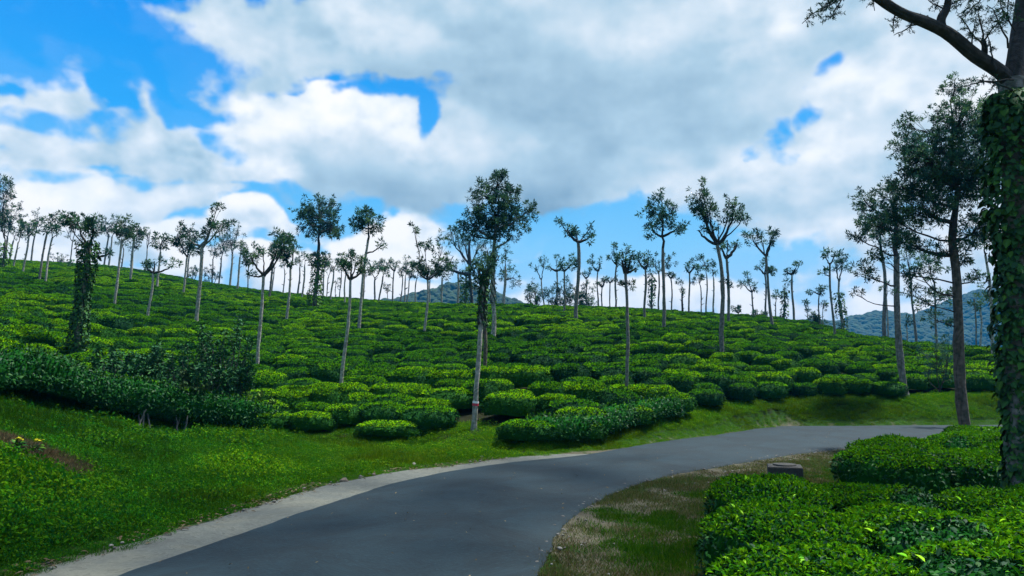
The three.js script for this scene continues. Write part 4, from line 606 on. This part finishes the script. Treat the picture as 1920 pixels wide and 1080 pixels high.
// ───────────────────────── near tea bushes, bottom right ─────────────────────────
{
  const FG = [21, 22, 23].map((s) => teaBush(s, { W: 0.76, H: 0.68, leaves: 2600, shoots: 2700, len: 0.056, wid: 0.026, fine: true, core: 0.9 }));
  const r = rng(88), kinds = [...DARKLEAF.slice(1), ...YOUNG].map((c) => { const b = new GB(); b.leaf(V(0, 0, 0), V(0, 0, 1), V(0, 1, 0), 1, 0.42, c, true); return b.geo(); });
  const spots = [
    [1.74, 3.45, 0.96, 0.86, 'lime-tipped tea bush at the bottom of the view, nearest the bare verge'], [2.8, 3.3, 1.02, 0.9, 'large near tea bush in the bottom right corner'], [1.82, 4.5, 0.88, 0.88, 'near tea bush second from the front along the bare verge'], [2.95, 4.5, 1.0, 0.92, 'near tea bush at lower right behind the corner bush'], [4.1, 4.4, 1.0, 0.86, 'near tea bush under the right frame edge'],
    [2.04, 5.75, 0.84, 0.96, 'near tea bush with dark hollow on its left flank by the verge'], [3.1, 5.75, 0.94, 0.92, 'near tea bush in the middle of the right foreground table'], [4.25, 5.7, 0.95, 0.86, 'near tea bush before the vine-covered tree'], [2.35, 6.9, 0.8, 0.96, 'near tea bush in front of the dark square block'], [3.35, 7.0, 0.84, 0.84, 'near tea bush right of the one before the block'], [4.5, 6.8, 0.86, 0.8, 'near tea bush at the foot of the vine curtain'], [5.35, 7.5, 0.7, 0.72, 'small tea bush against the vine-covered trunk'],
    [4.8, 9.5, 0.92, 1.0, 'left bush of the middle clump on the right verge'], [5.85, 9.7, 0.9, 0.9, 'second bush of the middle clump on the right verge'], [6.85, 10.0, 0.98, 0.96, 'third bush of the middle clump on the right verge'], [5.5, 10.7, 0.95, 1.02, 'back bush of the middle clump by the road edge'], [7.7, 10.7, 0.95, 1, 'rightmost bush of the middle clump behind the vine curtain'],
    [8.0, 13.2, 0.92, 0.84, 'left bush of the far clump before the great right trunk'], [9.0, 13.5, 1.0, 0.86, 'right bush of the far clump before the great right trunk'], [9.3, 14.9, 1.0, 0.82, 'bush at the foot of the great right trunk'], [10.4, 14.7, 1.05, 0.84, 'bush right of the great right trunk near the bend'], [11.2, 13.2, 1.1, 1.0, 'bush behind the vine curtain in the far clump'],
  ];
  const protos = FG.map((f) => { const g = new THREE.Group(); mesh('inner_twigs', f.inner.geo(), mats.core, g); mesh('foliage', f.canopy, mats.fgLeaf, g).userData.kind = 'stuff'; mesh('young_shoots', f.shoots, mats.fgShoot, g).userData.kind = 'stuff'; return g; });
  const m4 = new THREE.Matrix4();
  spots.forEach(([x, d, k, h, label], i) => {
    const o = protos[i % 3].clone(); o.name = numbered('near_tea_bush'); scene.add(o); tag(o, label, 'tea bush', 'near tea bushes on the right verge'); o.position.set(x, -0.03, -d); o.rotation.y = (i * 2.4) % 6.28; o.scale.set(k, d < 6.2 ? h * 0.9 : h, k);
    const n = d < 5 ? 110 : d < 7 ? 60 : 0, f = bushShape(21 + i % 3, 0.76, 0.68);
    for (let j = 0; j < n; j++) { const q = f(r() * 6.283, 1 - 0.6 * r()), dz = randDir(r); dz.y = Math.abs(dz.y) * 0.8 + 0.25; dz.normalize(); const ny = randDir(r); ny.y += 1; ny.addScaledVector(dz, -ny.dot(dz)).normalize(); const lf = mesh('leaf', kinds[Math.floor(r() * kinds.length)], mats.fgLeaf, o); lf.position.copy(q.p).multiplyScalar(1.0); m4.makeBasis(V().crossVectors(ny, dz), ny, dz); lf.quaternion.setFromRotationMatrix(m4); lf.scale.setScalar(0.05 + 0.035 * r()); }
  });
}

// ───────────────────────── hedges and shrubs of the left bank ─────────────────────────
function hedge(label, line, wide, high, seed, leaves, len) {        // line: [x, depth] points; a clipped row of tea
  const r = rng(seed), pts = new THREE.CatmullRomCurve3(line.map(([x, d]) => V(x, 0, -d))).getSpacedPoints(70), g = thing('tea_hedge', label, 'hedge'), F1 = new GB(), S = new GB(), N = pts.length - 1;
  const surf = (k, a) => { const f = k * N, j = Math.min(N - 1, Math.floor(f)), p = V().lerpVectors(pts[j], pts[j + 1], f - j), tx = pts[j + 1].x - pts[j].x, tz = pts[j + 1].z - pts[j].z, l = Math.hypot(tx, tz), nx = -tz / l, nz = tx / l, W = wide(k) / 2, H = high(k), ca = Math.cos(a), sa = Math.sin(a), lump = 1 + 0.11 * noise3(p.x * 1.6 + seed, a * 1.3, p.z * 1.6) + 0.12 * noise3(p.x * 4, a * 3, p.z * 4), e = Math.min(1, Math.min(k, 1 - k) * 9 + 0.35);
    const cx = Math.sign(ca) * Math.abs(ca) ** 0.6 * W * lump * e, cy = H * (0.5 + (sa > 0 ? 0.5 * sa ** 0.7 : 0.42 * sa)) * (0.86 + 0.14 * lump) * (0.6 + 0.4 * e); return { p: V(p.x + nx * cx, land(p.x, p.z) + cy, p.z + nz * cx), n: V(nx * ca, sa + 0.1, nz * ca).normalize() }; };
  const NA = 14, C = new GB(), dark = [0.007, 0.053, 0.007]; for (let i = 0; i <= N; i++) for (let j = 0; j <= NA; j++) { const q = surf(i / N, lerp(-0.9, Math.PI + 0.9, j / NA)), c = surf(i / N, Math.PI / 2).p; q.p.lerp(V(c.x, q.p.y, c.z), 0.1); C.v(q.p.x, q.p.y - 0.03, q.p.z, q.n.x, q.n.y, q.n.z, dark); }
  for (let i = 0; i < N; i++) for (let j = 0; j < NA; j++) { const a = i * (NA + 1) + j; C.i.push(a, a + NA + 1, a + 1, a + 1, a + NA + 1, a + NA + 2); }
  const d = V(), n = V();
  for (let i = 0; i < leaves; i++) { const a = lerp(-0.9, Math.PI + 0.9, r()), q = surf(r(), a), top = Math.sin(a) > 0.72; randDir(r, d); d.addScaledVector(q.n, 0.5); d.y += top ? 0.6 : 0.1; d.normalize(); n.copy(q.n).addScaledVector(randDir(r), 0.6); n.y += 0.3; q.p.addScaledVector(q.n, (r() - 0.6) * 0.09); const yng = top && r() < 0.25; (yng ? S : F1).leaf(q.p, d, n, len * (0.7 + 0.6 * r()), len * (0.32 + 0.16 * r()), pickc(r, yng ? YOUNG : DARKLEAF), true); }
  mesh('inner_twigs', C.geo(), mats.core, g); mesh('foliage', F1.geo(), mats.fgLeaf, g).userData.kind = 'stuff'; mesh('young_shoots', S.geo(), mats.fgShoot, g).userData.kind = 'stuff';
  return { g, surf, pts };
}
const P2 = (px, d) => { const u = (px - 960) / F * 1.0; return [u * d, d]; };
{
  const h = hedge('long dark tea hedge sloping down along the top of the left grass bank', [P2(-330, 10.6), P2(-120, 11.9), P2(40, 13.9), P2(170, 15.5), P2(300, 16.6), P2(420, 17.3), P2(535, 17.6)], (k) => 1.5, (k) => 0.86 + 0.06 * Math.sin(k * 20) - 0.35 * Math.max(0, k - 0.85) / 0.15, 71, 14000, 0.075);
  const r = rng(72); for (let i = 0; i < 8; i++) { const k = 0.62 + 0.16 * r(), q = h.surf(k, -0.2), st = new GB(true), b = V(q.p.x + (r() - 0.5) * 0.2, 0, q.p.z + (r() - 0.5) * 0.2); b.y = land(b.x, b.z) - 0.05; st.tube(curve(b, V(b.x + (r() - 0.5) * 0.3, b.y + 0.45, b.z - 0.1), 5, V((r() - 0.5) * 0.12, 0, 0), r), [0.022, 0.012], 7, ONE, 0.3); mesh('stem', st.geo(), mats.barkGrey, h.g); }
  hedge('low dark tea hedge running beside the road where the concrete shoulder ends', [P2(985, 15.7), P2(1060, 16.3), P2(1130, 17.6), P2(1200, 18.9), P2(1262, 19.9)], () => 1.1, (k) => 0.55, 73, 5200, 0.075);
}
for (const [px, dd, H, Wd, n, label, seed] of [[418, 17.6, 2.75, 0.75, 230, 'tall dark upright shrub at the right of the shrub thicket above the hedge', 1], [360, 17.2, 2.0, 1.0, 260, 'medium broad shrub in the middle of the thicket above the hedge', 2], [245, 16.9, 1.75, 1.15, 260, 'drooping dark shrub at the left of the thicket above the hedge', 3], [330, 16.9, 1.4, 1.0, 170, 'low olive shrub at the front of the thicket above the hedge', 4], [205, 16.4, 1.35, 0.95, 170, 'low loose dark shrub at the far left end of the thicket above the hedge', 6], [308, 17.6, 1.7, 0.9, 170, 'upright loose shrub at the back of the thicket, left of the medium one', 7], [470, 17.8, 0.95, 0.6, 80, 'small yellowish shrub at the right end of the long hedge', 5]]) {
  const r = rng(510 + seed), u = (px - 960) / F, x = u * dd, g = thing('shrub', label, 'shrub', 'shrubs of the thicket above the left hedge'), L = new GB(), st = new GB(true), y = land(x, -dd), dir = V(), nor = V(), cols = seed === 5 ? [[0.09, 0.18, 0.02], [0.05, 0.13, 0.02], [0.12, 0.2, 0.03]] : seed === 4 ? [[0.04, 0.085, 0.025], [0.055, 0.10, 0.03], [0.03, 0.07, 0.025]] : [[0.016, 0.085, 0.026], [0.012, 0.06, 0.024], [0.028, 0.11, 0.022]];
  for (let i = 0; i < n / 5; i++) {
    const a = r() * 6.283, q = Math.sqrt(r()), up = H * (0.3 + 0.7 * r()) * (1 - 0.35 * q * q), e = V(x + Math.cos(a) * Wd * q * 1.15, y + up, -dd + Math.sin(a) * Wd * q * 0.8), b = V(x + Math.cos(a) * Wd * 0.25 * q, y - 0.05, -dd + Math.sin(a) * Wd * 0.2 * q);
    const c = curve(b, e, 8, V(Math.cos(a) * 0.1, 0.1 * H, 0), r); if (seed === 3) { c[8].y -= 0.15; c[7].y -= 0.05; } st.tube(c, [0.018, 0.004], 5, ONE);
    for (let m = 0; m < 95; m++) { const f = 8 * (0.22 + 0.78 * Math.sqrt(r())), k = Math.min(7, Math.floor(f)), p = V().lerpVectors(c[k], c[k + 1], f - k); p.addScaledVector(randDir(r), 0.12 * (1.15 - f / 10)); randDir(r, dir); dir.y = dir.y * 0.6 + (seed === 3 ? -0.25 : 0.35); dir.normalize(); randDir(r, nor); nor.y += 1; L.leaf(p, dir, nor, 0.095 * (0.7 + 0.6 * r()), 0.038, pickc(r, cols), true); }
  }
  mesh('stems', st.geo(), mats.barkGrey, g); mesh('foliage', L.geo(), mats.vine, g);
}

// feathery sapling on the far bank
{ const r = rng(640), d = 22, L = new GB(), tw = new GB(true), lb = new GB(true), g = thing('sapling', 'feathery dark sapling on the far bank left of the great right trunk', 'sapling'); crownOn(L, tw, lb, at(1762, 735, d), [[1752, 660, 36, 26, 0.55], [1770, 690, 30, 22, 0.5], [1736, 690, 22, 22, 0.45], [1780, 640, 24, 18, 0.4]], d, 1760, r, 4, 0.8); mesh('limbs', lb.geo(), mats.barkDark, g); mesh('twigs', tw.geo(), mats.barkDark, g); mesh('crown', L.geo(), mats.crown, g); }

// ───────────────────────── grass and weeds ─────────────────────────
function weedClump(seed, n, spread, h, leaf, wide, cols) { const r = rng(seed), g = new GB(), d = V(), nn = V(); for (let i = 0; i < n; i++) { const a = r() * 6.283, q = spread * Math.sqrt(r()), p = V(Math.cos(a) * q, h * r() * (1 - 0.5 * q / spread), Math.sin(a) * q); randDir(r, d); d.y = Math.abs(d.y) * 0.6 + 0.25; d.normalize(); randDir(r, nn); nn.y += 1.4; g.leaf(p, d, nn, leaf * (0.5 + 0.9 * r()), leaf * wide * (0.7 + 0.6 * r()), pickc(r, cols), false); } return g.geo(); }
function bladeClump(seed, n, spread, h, w, cols) { const r = rng(seed), g = new GB(); for (let i = 0; i < n; i++) { const a = r() * 6.283, q = spread * Math.sqrt(r()), p = V(Math.cos(a) * q, -0.01, Math.sin(a) * q), l = V((r() - 0.5) * 1.5, 0.5 + 0.6 * r(), (r() - 0.5) * 1.5).normalize(); g.leaf(p, l, V(r() - 0.5, 0.35, r() - 0.5), h * (0.5 + 0.8 * r()), w, pickc(r, cols), false); } return g.geo(); }
const WEED = [[0.018, 0.10, 0.006], [0.030, 0.125, 0.005], [0.010, 0.078, 0.014], [0.055, 0.15, 0.006]], DRY = [[0.095, 0.098, 0.045], [0.135, 0.125, 0.072], [0.055, 0.085, 0.022], [0.038, 0.078, 0.016]], GRASS = [[0.036, 0.125, 0.006], [0.022, 0.10, 0.006], [0.06, 0.15, 0.008]];
{
  const r = rng(300), weeds = [weedClump(1, 170, 0.19, 0.15, 0.026, 0.55, WEED), weedClump(2, 170, 0.18, 0.10, 0.021, 0.65, WEED), bladeClump(3, 80, 0.15, 0.14, 0.006, GRASS), weedClump(4, 90, 0.18, 0.22, 0.042, 0.45, WEED)];
  const lists = weeds.map(() => []), m4 = new THREE.Matrix4(), q = new THREE.Quaternion(), cc = new THREE.Color();
  const DUMP = onFlat(45, 826, 0.7);
  for (let i = 0; i < 96000; i++) {
    const far = i > 70000, d = far ? 14 + 11.5 * r() : 3.6 + 21.5 * r(), u = far ? 0.02 + 0.86 * r() : -0.80 + 1.66 * r(), x = u * d, B = foot(u)[2]; if (d > B + 2.0) continue;
    const s = side(outer, x, -d); if (s < -0.05 + 0.2 * noise3(x * 1.7, 1, d * 1.7) + 0.08 * noise3(x * 7, 1, d * 7)) continue; 
    const dump = Math.hypot((x - DUMP.x) / 0.85, (-d - DUMP.z) / 0.6); if (dump < 1 + 0.3 * noise3(x * 3, 2, d * 3)) continue;
    const patch = fbm(x * 0.5, 8, d * 0.5, 3), yellow = clamp((u + 0.46) * 3, 0, 1) * (s < 3.5 ? 1 : 0.7), k = patch > 0.2 ? 3 : patch > -0.02 ? 0 : patch > -0.2 ? 1 : 2, kk = r() < 0.72 ? (yellow > 0.5 && k === 3 ? 1 : k) : Math.floor(r() * 4);
    const big = Math.max(0, noise3(x * 0.9, 31, d * 0.9) - 0.1) * (kk === 3 ? 0.8 : 0.6), sc = (0.5 + 0.6 * r() + big) * (s < 0.5 ? 0.55 : 1) * (yellow > 0.4 ? 0.85 : 1); lists[kk].push([x, land(x, -d) - 0.015, -d, sc, 0.78 + 0.4 * r() + yellow * 1.3 + patch * 1.0, 0.82 + 0.35 * r() + yellow * 0.5 + patch * 0.7]);
  }
  const cover = new THREE.Group(); cover.name = 'ground_cover'; tag(cover, 'thick green weeds and grass on the bank left of the lane and below the tea', null, null, 'stuff'); scene.add(cover);
  const fill = (geo, l, mat, name, parent) => { const im = new THREE.InstancedMesh(geo, mat, l.length); l.forEach(([x, y, z, s, a, b], i) => { q.setFromAxisAngle(V(0, 1, 0), r() * 6.283); m4.compose(V(x, y, z), q, V(s, s * (0.7 + 0.6 * r()), s)); im.setMatrixAt(i, m4); im.setColorAt(i, cc.setRGB(clamp(a, 0.4, 2.4), clamp(b, 0.45, 1.6), 0.8)); }); im.name = name; im.castShadow = im.receiveShadow = true; im.userData.kind = 'stuff'; parent.add(im); };
  weeds.forEach((g, i) => fill(g, lists[i], mats.weed, ['low_weeds', 'low_weeds', 'grass', 'broad_weeds'][i], cover));
  console.log('weeds', lists.map((l) => l.length).join());
  // right verge: thin dry grass over bare earth, greener by the bushes
  const dryG = bladeClump(9, 34, 0.13, 0.045, 0.005, DRY), greenG = bladeClump(10, 60, 0.13, 0.055, 0.005, GRASS), l1 = [], l2 = [];
  for (let i = 0; i < 42000; i++) {
    const d = 3 + 16 * r() ** 1.3, u = -0.1 + 0.9 * r(), x = u * d, s = side(inner, x, -d); if (s > -0.0 + 0.06 * noise3(x * 4, 1, d * 4) || d > 19) continue;
    const n = fbm(x * 0.9, 4, d * -0.9, 4), g = -s * 0.62 - 0.72 + n * 1.7; if (r() < clamp(g, 0.01, 0.9)) l2.push([x, 0, -d, 0.6 + 0.7 * r(), 0.75 + 0.5 * r(), 0.8 + 0.3 * r()]); else if (r() < 0.42 - n * 1.6 + clamp(-s * 0.3, 0, 0.3)) l1.push([x, 0, -d, 0.6 + 0.7 * r(), 0.8 + 0.5 * r(), 0.8 + 0.4 * r()]);
  }
  const verge = new THREE.Group(); verge.name = 'verge_grass'; tag(verge, 'thin dry and green grass on the bare verge right of the lane', null, null, 'stuff'); scene.add(verge); fill(dryG, l1, mats.weed, 'dry_grass', verge); fill(greenG, l2, mats.weed, 'green_grass', verge);
  // heap of cut dry grass at the left edge
  const cut = [], cutG = bladeClump(12, 80, 0.16, 0.07, 0.006, [[0.12, 0.10, 0.06], [0.17, 0.145, 0.09], [0.07, 0.06, 0.035]]);
  for (let i = 0; i < 420; i++) { const a = r() * 6.283, k = Math.sqrt(r()), x = DUMP.x + Math.cos(a) * k * 0.9, z = DUMP.z + Math.sin(a) * k * 0.65; cut.push([x, land(x, z) + 0.10 * (1 - k), z, 0.8 + 0.5 * r(), 0.8 + 0.4 * r(), 0.8 + 0.4 * r()]); }
  const heap = new THREE.Group(); heap.name = 'cut_grass_heap'; tag(heap, 'heap of brown dried cut grass at the left edge', null, null, 'stuff'); scene.add(heap); fill(cutG, cut, mats.weed, 'dry_grass', heap);
}

{
  const r = rng(515), m4 = new THREE.Matrix4(), q = new THREE.Quaternion(), e = new THREE.Euler(), cc = new THREE.Color();
  const pebble = new THREE.IcosahedronGeometry(1, 1), pp = pebble.attributes.position; for (let i = 0; i < pp.count; i++) { const x = pp.getX(i), y = pp.getY(i), z = pp.getZ(i), k = 1 + 0.25 * noise3(x * 1.7 + 3, y * 1.7, z * 1.7); pp.setXYZ(i, x * k, y * k * 0.6, z * k); } pebble.computeVertexNormals();
  const spread = (geo, mat, name, label, l) => { const im = new THREE.InstancedMesh(geo, mat, l.length); l.forEach(([x, y, z, sx, c], i) => { q.setFromEuler(e.set((r() - 0.5) * 0.5, r() * 6.283, (r() - 0.5) * 0.5)); m4.compose(V(x, y, z), q, V(sx, sx, sx)); im.setMatrixAt(i, m4); im.setColorAt(i, cc.setRGB(...c)); }); im.name = name; im.castShadow = im.receiveShadow = true; scene.add(im); tag(im, label, null, null, 'stuff'); };
  const stones = [], dead = [];
  for (let i = 0; i < 1000; i++) { const onRight = r() < 0.75, line = onRight ? rightLine : apronLine, p = line[Math.floor(line.length * (onRight ? 0.12 + 0.55 * r() : 0.2 + 0.75 * r()))], off = (onRight ? 1 : -1) * (r() ** 2.2 * 0.9 - 0.05), a = r() * 6.283, g = 0.05 + 0.12 * r(); stones.push([p.x + off * 0.8 + Math.cos(a) * 0.1, land(p.x, p.z) + (off * (onRight ? 1 : -1) < 0.02 ? 0.03 : 0.004), p.z + off * 0.5 * (onRight ? 1 : -1) + Math.sin(a) * 0.1, 0.006 + 0.02 * r() ** 3, [g, g * 0.97, g * 0.88]]); }
  for (let i = 0; i < 1300; i++) { const p = apronLine[Math.floor(apronLine.length * (0.2 + 0.72 * r()))], inward = r() ** 1.8 * 0.42 - 0.22; if (noise3(p.x * 1.6, 3, p.z * 1.6) < -0.15 && r() < 0.8) continue; const k = 0.04 + 0.07 * r(); dead.push([p.x + inward, 0.022 + 0.012 * r(), p.z + inward * 0.5, 0.6 + 0.8 * r(), [k * 1.3, k, k * 0.62]]); }
  for (let i = 0; i < 260; i++) { const k = Math.floor(leftLine.length * (0.15 + 0.45 * r())), a = leftLine[k], b = rightLine[Math.min(rightLine.length - 1, Math.floor(k * rightLine.length / leftLine.length))], t = r(), c = 0.05 + 0.12 * r(); dead.push([lerp(a.x, b.x, t), 0.075, lerp(a.z, b.z, t), 0.3 + 0.5 * r(), [c * 1.4, c * 1.1, c * 0.6]]); }
  const lf = new GB(); lf.leaf(V(-0.03, 0, 0), V(1, 0, 0), V(0, 1, 0.1), 0.06, 0.024, ONE, true);
  spread(pebble, M({ roughness: 0.95 }), 'gravel', 'small gravel spilled along the lane edges', stones); spread(lf.geo(), P({ roughness: 1, specularIntensity: 0.1 }), 'leaf_litter', 'brown fallen leaves along the shoulder and on the lane', dead);
}

// ───────────────────────── small things ─────────────────────────
{
  const r = rng(210);
  const rock = (px, py, wpx, hpx, mat, label) => { const d = hit(px, py), s = d / F, g = new THREE.IcosahedronGeometry(1, 3), p = g.attributes.position, sd = px * 0.37; for (let i = 0; i < p.count; i++) { const x = p.getX(i), y = p.getY(i), z = p.getZ(i), k = 1 + 0.28 * noise3(x * 1.5 + sd, y * 1.5, z * 1.5) + 0.08 * noise3(x * 5 + sd, y * 5, z * 5); p.setXYZ(i, x * k, Math.max(-0.4, y * k), z * k); } g.computeVertexNormals(); const m = mesh('stone', g, mat); m.scale.set(wpx * s / 2, hpx * s * 0.7, wpx * s / 2.4); const x = ray(px, py).u * d; m.position.set(x, land(x, -d) + 0.01, -d); m.rotation.y = sd; tag(m, label, 'stone', 'stones by the concrete shoulder'); };
  rock(645, 905, 18, 9, mats.stone, 'brown stone lying at the grassy edge of the concrete shoulder'); rock(700, 893, 9, 5, mats.stone, 'small brown pebble right of the brown stone by the shoulder'); rock(776, 872, 9, 5, mats.paleStone, 'buff stone in the grass midway along the shoulder'); rock(902, 858, 8, 4, mats.paleStone, 'whitish stone in the grass near the end of the shoulder'); rock(950, 861, 6, 3, mats.paleStone, 'small pale stone where the concrete shoulder ends');
  // dark square block on the right verge
  const d = 11.4, s = d / F, b = thing('marker_block', 'dark weathered square block between the lane and the near tea bushes', 'block'), x = ray(1471, 870).u * d, w = 55 * s, h = 0.2;
  const shape = new THREE.Shape(); shape.moveTo(-w / 2, -w / 2.4); shape.lineTo(w / 2, -w / 2.4); shape.lineTo(w / 2, w / 2.4); shape.lineTo(-w / 2, w / 2.4); shape.closePath();
  const bg = new THREE.ExtrudeGeometry(shape, { depth: h, bevelEnabled: true, bevelSize: 0.02, bevelThickness: 0.02, bevelSegments: 2, curveSegments: 2 }); bg.rotateX(-Math.PI / 2); mesh('base', bg, mats.block, b);
  const cap = new THREE.CylinderGeometry(w * 0.36, w * 0.38, 0.025, 24); cap.translate(0, h + 0.03, 0); mesh('lid', cap, mats.blockLid, b);
  b.position.set(x, 0, -d); b.rotation.y = -0.3;
  // broad-leaved weeds with yellow flowers on the bank at the left
  for (const [px, py, label] of [[30, 862, 'weed with yellow flower head at the left edge below the dry heap'], [66, 864, 'second yellow-flowered weed just right of the one at left edge']]) {
    const dd = hit(px, py), xx = ray(px, py).u * dd, g = thing('flowering_weed', label, 'weed', 'yellow-flowered weeds on the bank'), y = land(xx, -dd), st = new GB(true), L = new GB(), Fw = new GB();
    st.tube(curve(V(xx, y, -dd), V(xx + 0.02, y + 0.24, -dd), 4, V(0.02, 0, 0)), [0.006, 0.004], 6, ONE); for (let i = 0; i < 22; i++) { const a = randDir(r); a.y = Math.abs(a.y) * 0.5; a.normalize(); L.leaf(V(xx, y + 0.05 + 0.14 * r(), -dd), a, V(0, 1, 0.2), 0.13, 0.07, pickc(r, WEED), true); }
    for (let i = 0; i < 26; i++) { const a = randDir(r); a.y = Math.abs(a.y) * 0.6; a.normalize(); Fw.leaf(V(xx + 0.02 + (r() - 0.5) * 0.06, y + 0.23 + 0.03 * r(), -dd + (r() - 0.5) * 0.05), a, V(0, 1, 0), 0.045, 0.026, [0.55 + 0.1 * r(), 0.55, 0.02], true); }
    mesh('stem', st.geo(), mats.barkGrey, g); mesh('leaves', L.geo(), mats.vine, g); mesh('flower', Fw.geo(), mats.vine, g);
  }
}
renderer.render(scene, camera);
